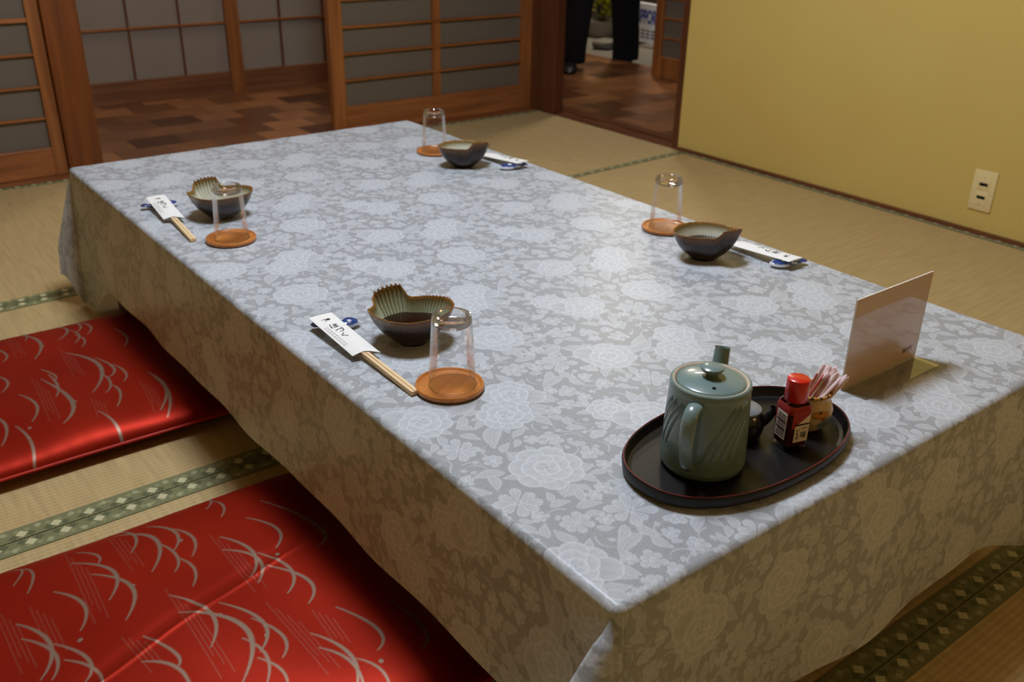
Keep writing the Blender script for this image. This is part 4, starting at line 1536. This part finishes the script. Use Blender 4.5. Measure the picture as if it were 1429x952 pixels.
gb_ = MB().grid(sq_loft([(.0120, .005, .0), (.0158, .0055, .0004), (.0172, .006, .0025), (.0170, .006, .030), (.0166, .006, .052), (.0158, .007, .057), (.0140, .0098, .0605), (.0128, .0115, .063)]))
gb_.add([(x, y, .0) for x, y in rsq(.0120, .005)], [tuple(range(28))])
gb_.build('glass_body', M['glass_wall'], bt, True)
pw = MB().grid(sq_loft([(.0100, .005, .0042), (.0150, .0055, .0050), (.0156, .0055, .0080), (.0152, .0055, .050)]))
pw.add([(x, y, .0042) for x, y in rsq(.0100, .005)], [tuple(range(28))])
pw.add([(x, y, .050) for x, y in rsq(.0152, .0055)], [tuple(range(28))])
pw.build('chilli_powder', M['powder'], bt, True)
MB().lathe([(0, .0600), (.0148, .0600), (.0152, .0606), (.0148, .0840), (.0142, .0862), (.0128, .0872), (0, .0872)], 64).build('cap', M['cap_red'], bt, True)
MB().grid(sq_loft([(.0172, .006, .0475), (.01735, .006, .048), (.01665, .006, .0535), (.0160, .007, .0570), (.01575, .007, .0570)])).build('shoulder_band', M['label_red'], bt, True)


def face_panel(name, face, x0, x1, z0, z1, material, lift=.0003, slant=0.):
    """thin printed patch lying on one side of the bottle; face 0 = -x side, 1 = -y side"""
    h = .0173 + lift
    q = [(x0, z0), (x1, z0), (x1, z1), (x0, z1 - slant)]
    mb = MB()
    if face == 0:
        mb.add([(-h, -x, z) for x, z in q] + [(-h + .0002, -x, z) for x, z in q], [(0, 1, 2, 3), (7, 6, 5, 4), (0, 4, 5, 1), (1, 5, 6, 2), (2, 6, 7, 3), (3, 7, 4, 0)])
    else:
        mb.add([(x, -h, z) for x, z in q] + [(x, -h + .0002, z) for x, z in q], [(0, 1, 2, 3), (7, 6, 5, 4), (0, 4, 5, 1), (1, 5, 6, 2), (2, 6, 7, 3), (3, 7, 4, 0)])
    return mb.build(name, material, bt)


face_panel('red_label', 1, -.0135, .0135, .030, .052, M['label_red'])
face_panel('front_label', 1, -.0085, .0135, .012, .046, M['label_white'], .0006, .013)
face_panel('label_stripe', 1, -.0085, .0135, .0335, .0355, M['ink'], .0009)
face_panel('red_label', 0, -.0125, .0125, .030, .052, M['label_red'])
bl = face_panel('back_label', 0, -.0095, .0110, .014, .0475, M['label_white'], .0006)
for k in range(9):
    h_ = .0011 if k not in (2, 5) else .0026
    face_panel('label_text', 0, -.0080 + (.002 if k % 3 == 0 else 0), .0094, .0445 - k * .0033 - h_, .0445 - k * .0033, M['label_grey'], .0009)
rt = Matrix.Translation((.0062, -.0183, .0245)) @ Matrix.Rotation(PI / 2, 4, 'X')
lettering('label_lettering', '一\n味', .0098, M['ink'], bt, rt, .85)
rt = Matrix.Translation((-.0036, -.0183, .0225)) @ Matrix.Rotation(PI / 2, 4, 'X')
lettering('label_lettering', 'い\nち\nみ', .0052, M['ink'], bt, rt, .9)

# toothpick pot with wrapped toothpicks
HX, HY = .4010, .1020
M['pot_paint'] = attr_color('painted_pottery', 'glaze', .4, .4, .2, .08)
tp = thing('toothpick_pot', 'round cream pottery pot painted with a yellow bird, holding wrapped toothpicks', 'pot', (HX, HY, FZ), 0)
zs = np.linspace(0, 1, 60)
prof = [(.0, .0), (.0150, .0)] + [(float(np.interp(t, [0, .12, .35, .55, .72, .84, .92, 1], [.0175, .0235, .0285, .0292, .0268, .0240, .0236, .0246])), .0006 + .0470 * t) for t in zs] + \
       [(.0226, .0476), (.0216, .043), (.0220, .030), (.0, .010)]
po = MB().lathe(prof, 144).build('body', M['pot_paint'], tp, True)


def potcol(X, Y, Z):
    # direction seen by the viewer
    view = math.atan2(-.55, -.84)
    a = (np.arctan2(Y, X) - view + PI) % (2 * PI) - PI      # + towards the viewer's right
    c = np.tile(np.array(rgb(206, 180, 134)[:3]), (len(X), 1))

    def blob(a0, z0, wa, wz, col, soft=.25):
        k = np.clip((1 - np.sqrt(((a - a0) / wa) ** 2 + ((Z - z0) / wz) ** 2)) / soft, 0, 1)[:, None]
        return c * (1 - k) + np.array(rgb(*col)[:3])[None] * k
    c = blob(.62, .0285, .46, .0052, (60, 40, 20))
    c = blob(.62, .0287, .41, .0044, (196, 132, 34))
    c = blob(.60, .0312, .10, .0020, (70, 46, 20))
    c = blob(.98, .0150, .52, .0100, (112, 128, 132))
    c = blob(.74, .0225, .10, .0030, (150, 84, 40))
    c = blob(.02, .0120, .16, .0040, (60, 48, 38))
    c = blob(-.8, .022, .3, .006, (120, 90, 50))
    return c


paint(po, 'glaze', potcol)
M['cord'] = plain('brown_cord', rgb(196, 146, 74), .7, .3, var=.2)
M['cord_dark'] = plain('dark_cord', rgb(84, 52, 24), .7, .3)
cb, cd = MB(), MB()
for k in range(44):
    a0 = 2 * PI * k / 44
    pts = [Vector((.0240 * math.cos(a0 + x * .09), .0240 * math.sin(a0 + x * .09), .0484 + .0008 * x)) for x in (-1, 0, 1)]
    (cd if k % 3 == 0 else cb).tube(pts, [.0010, .0021, .0010], 8)
cb.build('rope_rim', M['cord'], tp, True)
cd.build('rope_knots', M['cord_dark'], tp, True)
M['pick_paper'] = plain('pink_white_paper', rgb(232, 206, 204), .6, .3, var=.10, scale=400.)
M['pick_print'] = plain('red_print', rgb(214, 110, 108), .6, .3)
vr = Vector((.82, -.58, 0))                              # the viewer's right
vb = Vector((.55, .84, 0))
pick0 = None
rp = random.Random(3)
for k in range(26):
    lean = .28 + .44 * rp.random() + (.10 if k % 5 == 0 else 0)
    base = vr * (-.010 + .012 * rp.random()) + vb * (rp.random() - .5) * .022 + Vector((0, 0, .012 + .004 * rp.random()))
    dirn = (vr * lean + vb * (rp.random() - .5) * .3 + Vector((0, 0, 1))).normalized()
    if pick0 is None:
        pick0 = thing('toothpick', 'slim paper-wrapped toothpick leaning out of the cream pot', 'toothpick', (0, 0, 0), 0, 'wrapped toothpicks in the pot')
        MB().tube([(0, 0, 0), (0, 0, .002), (0, 0, .062), (0, 0, .066)], [.0012, .0020, .0020, .0008], 10, squash=(1.35, .7)).build('wrapper', M['pick_paper'], pick0, True)
        MB().box(.0015, .00275, -.0005, .0005, .028, .056).build('printed_line', M['pick_print'], pick0)
        p_ = pick0
    else:
        p_ = dup(pick0, (0, 0, 0), 0, 'slim paper-wrapped toothpick leaning out of the cream pot')
    p_.location = Vector((HX, HY, FZ)) + base
    p_.rotation_mode = 'QUATERNION'
    qd = Vector((0, 0, 1)).rotation_difference(dirn)
    from mathutils import Quaternion
    p_.rotation_quaternion = qd @ Quaternion((0, 0, 1), rp.random() * 6)

# ------------------------------------------------------------------ standing menu card
def card_mat():
    m, nt, p = mat('laminated_card')
    tc = N(nt, 'ShaderNodeTexCoord')
    nz = N(nt, 'ShaderNodeTexNoise', i_Scale=5., i_Detail=2.)
    lk(nt, tc.outputs['Object'], nz.inputs['Vector'])
    cr = N(nt, 'ShaderNodeValToRGB')
    cr.color_ramp.elements[0].color = rgb(196, 164, 138)
    cr.color_ramp.elements[1].color = rgb(202, 172, 146)
    lk(nt, nz.outputs['Fac'], cr.inputs[0])
    lk(nt, cr.outputs[0], p.inputs['Base Color'])
    p.inputs['Roughness'].default_value = .5
    p.inputs['Coat Weight'].default_value = 1.
    p.inputs['Coat Roughness'].default_value = .015
    p.inputs['Coat IOR'].default_value = 1.9
    return m


M['card'] = card_mat()
M['card_edge'] = plain('card_edge', rgb(220, 210, 196), .5, .4)
M['clear_foot'] = clear('clear_plastic_foot', (.96, .96, .95, 1), 1.3, .8)
cdn = thing('menu_card', 'glossy laminated card standing upright by the right end of the table', 'card', (.521, .1335, TZ), 0)
bd = MB().box(0, .172, 0, .0016, .0004, .1265).build('board', M['card'], cdn)
MB().box(-.0006, 0., -.0002, .0018, .0004, .1268).box(0, .172, -.0002, .0018, .1265, .1270).build('edge_strip', M['card_edge'], cdn)
MB().box(0.001, .171, -.036, -.0002, .0004, .0014).build('foot', M['clear_foot'], cdn)
lettering('lettering', 'ほづく', .0085, M['ink'], cdn, Matrix.Translation((.147, -.0004, .0175)) @ Matrix.Rotation(PI / 2, 4, 'X'))

# ------------------------------------------------------------------ wall socket
M['socket'] = plain('cream_plastic', rgb(232, 210, 150), .45, .4, var=.03)
M['socket_edge'] = plain('aged_plastic_edge', rgb(196, 168, 104), .5, .4)
ws = thing('wall_socket', 'cream double wall socket low on the yellow wall', 'socket', (XR, .838, .131), 0)
MB().box(-.006, .0, -.035, .035, -.060, .060, .0025).build('cover_plate', M['socket'], ws, True)
for z in (.0225, -.0225):
    MB().box(-.0074, -.005, -.0185, .0185, z - .021, z + .021, .001).build('socket_module', M['socket'], ws, True)
    MB().box(-.0078, -.0068, -.0125, .0125, z - .0045 - .003 * (1 if z > 0 else -1), z + .0045 - .003 * (1 if z > 0 else -1)).build('slot', M['hole'], ws)
for z in (.040, -.040):
    MB().tube([(-.0066, 0, z), (-.0078, 0, z)], .0022, 12).build('screw', M['socket_edge'], ws)
LAMP, WARM, ENTR, CORR, HALL = 130., .9, 40., 9., 13.
CAMVALS = (1316.45, R(52.10761262), R(-25.5422137), R(1.04879159))
CAMPOS = (-.48014588, -.45594621, .57892555 + T)


# ------------------------------------------------------------------ entrance beyond the right doorway
M['stone'] = plain('entrance_stone', rgb(112, 106, 98), .7, .3, var=.2, scale=25.)
M['dark_wall'] = plain('dark_entrance_wall', rgb(70, 62, 54), .8, .2, var=.1, scale=6.)
struct(MB().box(3.55, 5.6, 1.2, 5.7, -.12, -.045).build('floor_entrance', M['stone']))
struct(MB().box(3.535, 3.585, 1.2, 5.6, -.12, .003, .002).build('trim_7', M['wood_far']))
struct(MB().box(5.5, 5.6, 1.2, 5.7, -.05, HZ).box(2.9, 5.6, 5.6, 5.7, -.05, HZ).box(XR + .12, 5.6, 1.1, 1.2, -.05, HZ).build('wall_entrance', M['dark_wall']))

# sign board with blue capitals
M['sign_white'] = plain('white_sign_face', rgb(226, 230, 238), .5, .4, var=.02)
M['sign_blue'] = plain('blue_sign_letters', rgb(28, 44, 150), .5, .4, var=.02)
M['sign_grey'] = plain('grey_sign_text', rgb(84, 88, 104), .5, .4, var=.02)
sg = thing('sign_board', 'white board with blue capital letters standing in the dark entrance', 'sign', (4.32, 4.30, -.045), R(-6))
MB().box(-.012, .012, -.19, .16, .03, .285, .004).build('panel', M['sign_white'], sg)
for y in (-.16, .13):
    MB().box(-.010, .12, y - .012, y + .012, .0, .03, .002).build('leg', M['hole'], sg)
RM = Matrix.Rotation(-PI / 2, 4, 'Z') @ Matrix.Rotation(PI / 2, 4, 'X')
lettering('letters', 'SUPPORT', .122, M['sign_blue'], sg, Matrix.Translation((-.0135, -.02, .195)) @ Matrix.Diagonal((1, .53, 1, 1)) @ RM, bold=.004)
for r_ in range(3):
    for k in range(6):
        MB().box(-.0135, -.0122, -.165 + k * .052, -.127 + k * .052, .062 + r_ * .022, .073 + r_ * .022).build('text_line', M['sign_grey'], sg)

# yellow-green potted plant
M['leaf'] = plain('yellow_green_leaf', rgb(206, 204, 40), .5, .3, var=.35, scale=18.)
M['planter'] = plain('pale_planter', rgb(150, 142, 130), .7, .3, var=.1)
M['stem'] = plain('plant_stem', rgb(84, 92, 40), .7, .2)
pl = thing('potted_plant', 'yellow-green leafy plant in a pale pot in the dark entrance', 'plant', (4.40, 4.83, -.045), 0)
MB().lathe([(0, 0), (.075, 0), (.085, .01), (.105, .10), (.110, .115), (.102, .116), (.095, .10), (0, .095)], 40).build('pot', M['planter'], pl, True)
rl = random.Random(5)
lm, st = MB(), MB()
for k in range(16):
    a = rl.random() * 2 * PI
    h = .14 + .34 * rl.random()
    tip = Vector((math.cos(a) * .10 * rl.random() + .0, math.sin(a) * .12, .09 + h))
    mid = Vector((tip.x * .4, tip.y * .4, .09 + h * .55))
    st.tube([(tip.x * .1, tip.y * .1, .08), mid, tip], .003, 6)
    for j in range(7):
        f = .35 + .65 * j / 6
        c = Vector((tip.x * f, tip.y * f, .09 + h * f))
        a2 = rl.random() * 2 * PI
        ln, w = .055 + .04 * rl.random(), .017
        d = Vector((math.cos(a2), math.sin(a2), .2 + .5 * rl.random())).normalized()
        sd = d.cross(Vector((0, 0, 1))).normalized()
        up = sd.cross(d)
        lm.add([c, c + d * ln * .35 + sd * w - up * .004, c + d * ln * .75 + sd * w * .7 - up * .004, c + d * ln - up * .012, c + d * ln * .75 - sd * w * .7 - up * .004, c + d * ln * .35 - sd * w - up * .004, c + d * ln * .5 + up * .003],
               [(0, 1, 6), (1, 2, 6), (2, 3, 6), (3, 4, 6), (4, 5, 6), (5, 0, 6)])
st.build('stems', M['stem'], pl, True)
lm.build('leaves', M['leaf'], pl)
rock = thing('stone_block', 'pale stone block on the entrance floor by the plant', 'stone', (4.05, 4.40, -.045), R(25))
rb_ = MB()
rr_ = random.Random(9)
A = []
for i in range(9):
    v_ = -PI / 2 + PI * i / 8
    A.append([(math.copysign(abs(math.cos(v_)) ** .5, 1) * math.copysign(abs(math.cos(u_)) ** .6, math.cos(u_)) * .10 * (1 + .08 * rr_.random()),
               math.copysign(abs(math.cos(v_)) ** .5, 1) * math.copysign(abs(math.sin(u_)) ** .6, math.sin(u_)) * .07 * (1 + .08 * rr_.random()),
               .03 + math.copysign(abs(math.sin(v_)) ** .6, math.sin(v_)) * .03) for u_ in [2 * PI * j / 20 for j in range(20)]])
A = np.array(A)
A = np.concatenate([A, A[:, :1]], 1)
rb_.grid(A).build('block', M['stone'], rock, True)

# ------------------------------------------------------------------ the person: only trouser legs and shoes are in the picture
M['black_cloth'] = plain('black_trouser_cloth', rgb(22, 22, 26), .85, .2, var=.15, scale=60., bump=.2, bscale=300)
M['skin'] = plain('skin', rgb(198, 150, 122), .6, .3)
M['hair'] = plain('dark_hair', rgb(24, 20, 18), .6, .3)
M['shoe'] = plain('black_shoe', rgb(18, 18, 22), .45, .4)
M['shoe_trim'] = plain('bluish_shoe_trim', rgb(66, 74, 92), .6, .3)
PXp, PYp = 3.36, 3.70
FACE = math.atan2(-.75, -.66)                      # walking towards the room
per = thing('person', 'person in black trousers and black shoes mid-step in the doorway', 'person', (PXp, PYp, 0), 0)


def skin(name, joints, edges, material, parent, root=0, sub=2):
    """one continuous surface grown over a jointed skeleton"""
    me = bpy.data.meshes.new(name)
    me.from_pydata([j[0] for j in joints], edges, [])
    o = bpy.data.objects.new(name, me)
    COL.objects.link(o)
    o.modifiers.new('skin', 'SKIN').use_smooth_shade = True
    if not me.skin_vertices:
        me.skin_vertices.new()
    for i, j in enumerate(joints):
        r = j[1]
        me.skin_vertices[0].data[i].radius = (r, r) if not hasattr(r, '__len__') else r
    me.skin_vertices[0].data[root].use_root = True
    sb = o.modifiers.new('sub', 'SUBSURF')
    sb.levels = sub
    sb.render_levels = sub
    dg = bpy.context.evaluated_depsgraph_get()
    out = bpy.data.meshes.new_from_object(o.evaluated_get(dg))
    bpy.data.objects.remove(o)
    out.name = name
    out.materials.clear()
    out.materials.append(material)
    out.polygons.foreach_set('use_smooth', [True] * len(out.polygons))
    r_ = bpy.data.objects.new(name, out)
    COL.objects.link(r_)
    r_.parent = parent
    return r_


fw = Vector((math.cos(FACE), math.sin(FACE), 0))
lf_ = Vector((-fw.y, fw.x, 0))
A1 = Vector((3.13 - PXp, 3.70 - PYp, 0))             # foot on the boards
A2 = Vector((3.68 - PXp, 3.82 - PYp, -.045))         # foot on the stone floor behind
hip = Vector((0, 0, .93))
hR, hL = hip + lf_ * .09, hip - lf_ * .09
if (A1 - hip).dot(lf_) < 0:
    hR, hL = hL, hR
sh = Vector((0, 0, 1.42)) + fw * .03
J = [(hip, (.15, .12)), (hip + Vector((0, 0, .20)), (.145, .105)), (Vector((0, 0, 1.34)) + fw * .02, (.17, .115)), (Vector((0, 0, 1.47)) + fw * .03, (.06, .055)), (Vector((0, 0, 1.54)) + fw * .04, (.052, .052)),
     (Vector((0, 0, 1.60)) + fw * .055, (.072, .085)), (Vector((0, 0, 1.69)) + fw * .05, (.077, .095)), (Vector((0, 0, 1.755)) + fw * .045, (.05, .06))]
E_ = [(i, i + 1) for i in range(7)]
for sgn in (-1, 1):
    b = len(J)
    J += [(sh + lf_ * sgn * .185, .055), (sh + lf_ * sgn * .235 + Vector((0, 0, -.28)) - fw * .02, .043), (sh + lf_ * sgn * .235 + Vector((0, 0, -.50)) + fw * .08, .030), (sh + lf_ * sgn * .232 + Vector((0, 0, -.575)) + fw * .115, (.038, .020))]
    E_ += [(2, b), (b, b + 1), (b + 1, b + 2), (b + 2, b + 3)]
    pb = J[b + 3][0]
    for q_ in range(4):
        c = len(J)
        s_ = (q_ - 1.5) * .018
        lgt = (.062, .072, .068, .054)[q_]
        J += [(pb + fw * (s_ + .006) + Vector((0, 0, -.03)), .0095), (pb + fw * (s_ * 1.15 + .016) + Vector((0, 0, -.03 - lgt * .55)), .0085), (pb + fw * (s_ * 1.1 + .010) - lf_ * sgn * .014 + Vector((0, 0, -.03 - lgt)), .007)]
        E_ += [(b + 3, c), (c, c + 1), (c + 1, c + 2)]
    c = len(J)
    J += [(pb + fw * .036 + Vector((0, 0, -.012)), .011), (pb + fw * .058 - lf_ * sgn * .01 + Vector((0, 0, -.045)), .009)]
    E_ += [(b + 3, c), (c, c + 1)]
for hh, an in ((hR, A1), (hL, A2)):
    b = len(J)
    kn = (hh + an) / 2 + fw * .05 + Vector((0, 0, .02))
    J += [(hh, .088), (kn, .058), (an + Vector((0, 0, .09)), .038), (an + Vector((0, 0, .032)) + fw * .05, .022), (an + Vector((0, 0, .022)) + fw * .13, .014)]
    E_ += [(0, b), (b, b + 1), (b + 1, b + 2), (b + 2, b + 3), (b + 3, b + 4)]
skin('body', J, E_, M['skin'], per)
# face
hd = Vector((0, 0, 1.645)) + fw * .055
fc = MB()
for sgn in (-1, 1):
    fc.lathe([(0, -.008), (.008, 0), (0, .008)], 12, *(hd + fw * .083 + lf_ * sgn * .032 + Vector((0, 0, .02))))
fc.build('eyes', M['hair'], per, True)
MB().tube([hd + fw * .092 + Vector((0, 0, .02)), hd + fw * .106 + Vector((0, 0, -.02)), hd + fw * .094 + Vector((0, 0, -.026))], [.008, .013, .008], 10).build('nose', M['skin'], per, True)
MB().tube([hd + fw * .086 + lf_ * -.024 + Vector((0, 0, -.05)), hd + fw * .095 + Vector((0, 0, -.052)), hd + fw * .086 + lf_ * .024 + Vector((0, 0, -.05))], [.004, .007, .004], 8).build('mouth', M['sign_grey'], per, True)
for sgn in (-1, 1):
    MB().tube([hd + lf_ * sgn * .080 + Vector((0, 0, .03)), hd + lf_ * sgn * .090 - fw * .008 + Vector((0, 0, .005)), hd + lf_ * sgn * .080 + Vector((0, 0, -.03))], [.008, .014, .007], 10).build('ear', M['skin'], per, True)
hb = MB()
A = []
for i in range(13):
    v_ = PI / 2 * i / 12 * 1.25 - .35
    A.append([tuple(hd + Vector((0, 0, .045)) - fw * .018 + fw * (math.cos(v_) * math.cos(u_) * .104) + lf_ * (math.cos(v_) * math.sin(u_) * .092) + Vector((0, 0, math.sin(v_) * .095))) for u_ in [2 * PI * j / 28 for j in range(29)]])
hb.grid(np.array(A)).build('hair', M['hair'], per, True)
# clothes
JT = [(hip, (.165, .135)), (hip + Vector((0, 0, .09)), (.160, .128))]
ET = [(0, 1)]
for hh, an, rr in ((hR, A1, .098), (hL, A2, .088)):
    b = len(JT)
    kn = (hh + an) / 2 + fw * .05 + Vector((0, 0, .02))
    JT += [(hh + Vector((0, 0, -.06)), .118), (kn, .100), ((kn + an) / 2 + Vector((0, 0, .03)), rr), (an + Vector((0, 0, .12)) + fw * .01, rr), (an + Vector((0, 0, .045)) + fw * .012, rr), (an + Vector((0, 0, .035)) + fw * .012, rr)]
    ET += [(0, b), (b, b + 1), (b + 1, b + 2), (b + 2, b + 3), (b + 3, b + 4), (b + 4, b + 5)]
skin('trousers', JT, ET, M['black_cloth'], per)
JJ = [(hip + Vector((0, 0, .04)), (.170, .135)), (hip + Vector((0, 0, .20)), (.165, .125)), (Vector((0, 0, 1.34)) + fw * .02, (.190, .135)), (Vector((0, 0, 1.455)) + fw * .03, (.085, .075))]
EJ = [(0, 1), (1, 2), (2, 3)]
for sgn in (-1, 1):
    b = len(JJ)
    JJ += [(sh + lf_ * sgn * .185, .072), (sh + lf_ * sgn * .235 + Vector((0, 0, -.28)) - fw * .02, .058), (sh + lf_ * sgn * .235 + Vector((0, 0, -.47)) + fw * .07, .046)]
    EJ += [(2, b), (b, b + 1), (b + 1, b + 2)]
skin('jacket', JJ, EJ, M['black_cloth'], per)
for an in (A1, A2):
    sm_ = MB()
    A = []
    for i in range(13):
        s_ = i / 12
        w_ = float(np.interp(s_, [0, .08, .3, .55, .8, .94, 1], [.006, .032, .036, .040, .046, .034, .006]))
        h_ = float(np.interp(s_, [0, .08, .3, .55, .8, .94, 1], [.03, .075, .085, .062, .046, .034, .012]))
        row = []
        for j in range(21):
            a = PI * 2 * j / 20
            row.append(tuple(an + fw * (-.085 + .275 * s_) + lf_ * (w_ * math.cos(a)) + Vector((0, 0, max(.001, h_ * .5 + h_ * .5 * math.sin(a))))))
        A.append(row)
    so = sm_.grid(np.array(A)).build('shoe', M['shoe'], per, True)

# ------------------------------------------------------------------ light
def area(name, loc, size, power, col, aim=None, shape='DISK', size_y=None, spread=180):
    li = bpy.data.lights.new(name, 'AREA')
    li.shape = shape
    li.size = size
    if size_y:
        li.size_y = size_y
    li.energy = power
    li.color = col
    li.spread = R(spread)
    o = bpy.data.objects.new(name, li)
    COL.objects.link(o)
    o.location = loc
    if aim:
        o.rotation_euler = (Vector(aim) - Vector(loc)).to_track_quat('-Z', 'Y').to_euler()
    return o


li = bpy.data.lights.new('ceiling_lamp', 'POINT')
li.shadow_soft_size = .21
li.energy = LAMP
li.color = (.77, .87, 1.0)
lo = bpy.data.objects.new('ceiling_lamp', li)
COL.objects.link(lo)
lo.location = (.33, .87, 2.05)
# added warm fill light behind the viewer for the shaded cloth sides
area('warm_fill', (1.2, -2.6, 1.6), .6, WARM, (1., .60, .27), (.55, .3, .15), spread=60)
area('entrance_lamp', (4.3, 4.6, 2.2), .25, ENTR, (1., .88, .68))
area('hall_lamp', (3.15, 3.15, 2.25), .3, HALL, (1., .93, .80))
area('corridor_lamp', (1.0, 3.55, 2.3), .3, CORR, (1., .85, .65))

wd = bpy.data.worlds.new('World')
SC.world = wd
wd.use_nodes = True
bg = wd.node_tree.nodes['Background']
bg.inputs[0].default_value = (1., .75, .5, 1)
bg.inputs[1].default_value = .004

# ------------------------------------------------------------------ camera
F_PX, YAW, PITCH, ROLL = CAMVALS
cam = bpy.data.cameras.new('camera')
cam.sensor_width = 36.
cam.lens = F_PX * 36. / 1429.
cam.clip_start = .05
co = bpy.data.objects.new('camera', cam)
COL.objects.link(co)
fwd = Vector((math.cos(YAW) * math.cos(PITCH), math.sin(YAW) * math.cos(PITCH), math.sin(PITCH)))
rt_ = Vector((math.sin(YAW), -math.cos(YAW), 0))
up_ = rt_.cross(fwd)
r2 = rt_ * math.cos(ROLL) + up_ * math.sin(ROLL)
u2 = -rt_ * math.sin(ROLL) + up_ * math.cos(ROLL)
co.matrix_world = Matrix(((r2.x, u2.x, -fwd.x, CAMPOS[0]), (r2.y, u2.y, -fwd.y, CAMPOS[1]), (r2.z, u2.z, -fwd.z, CAMPOS[2]), (0, 0, 0, 1)))
cam.dof.use_dof = True
cam.dof.focus_distance = 1.12
cam.dof.aperture_fstop = 8.0
SC.camera = co

SC.view_settings.view_transform = 'Standard'
SC.view_settings.look = 'None'
SC.view_settings.gamma = 1.
SC.view_settings.use_curve_mapping = False
SC.view_settings.exposure = 0.
SC.cycles.use_denoising = True
SC.cycles.max_bounces = 10
SC.cycles.diffuse_bounces = 5
SC.cycles.transparent_max_bounces = 16
SC.cycles.sample_clamp_indirect = 4.
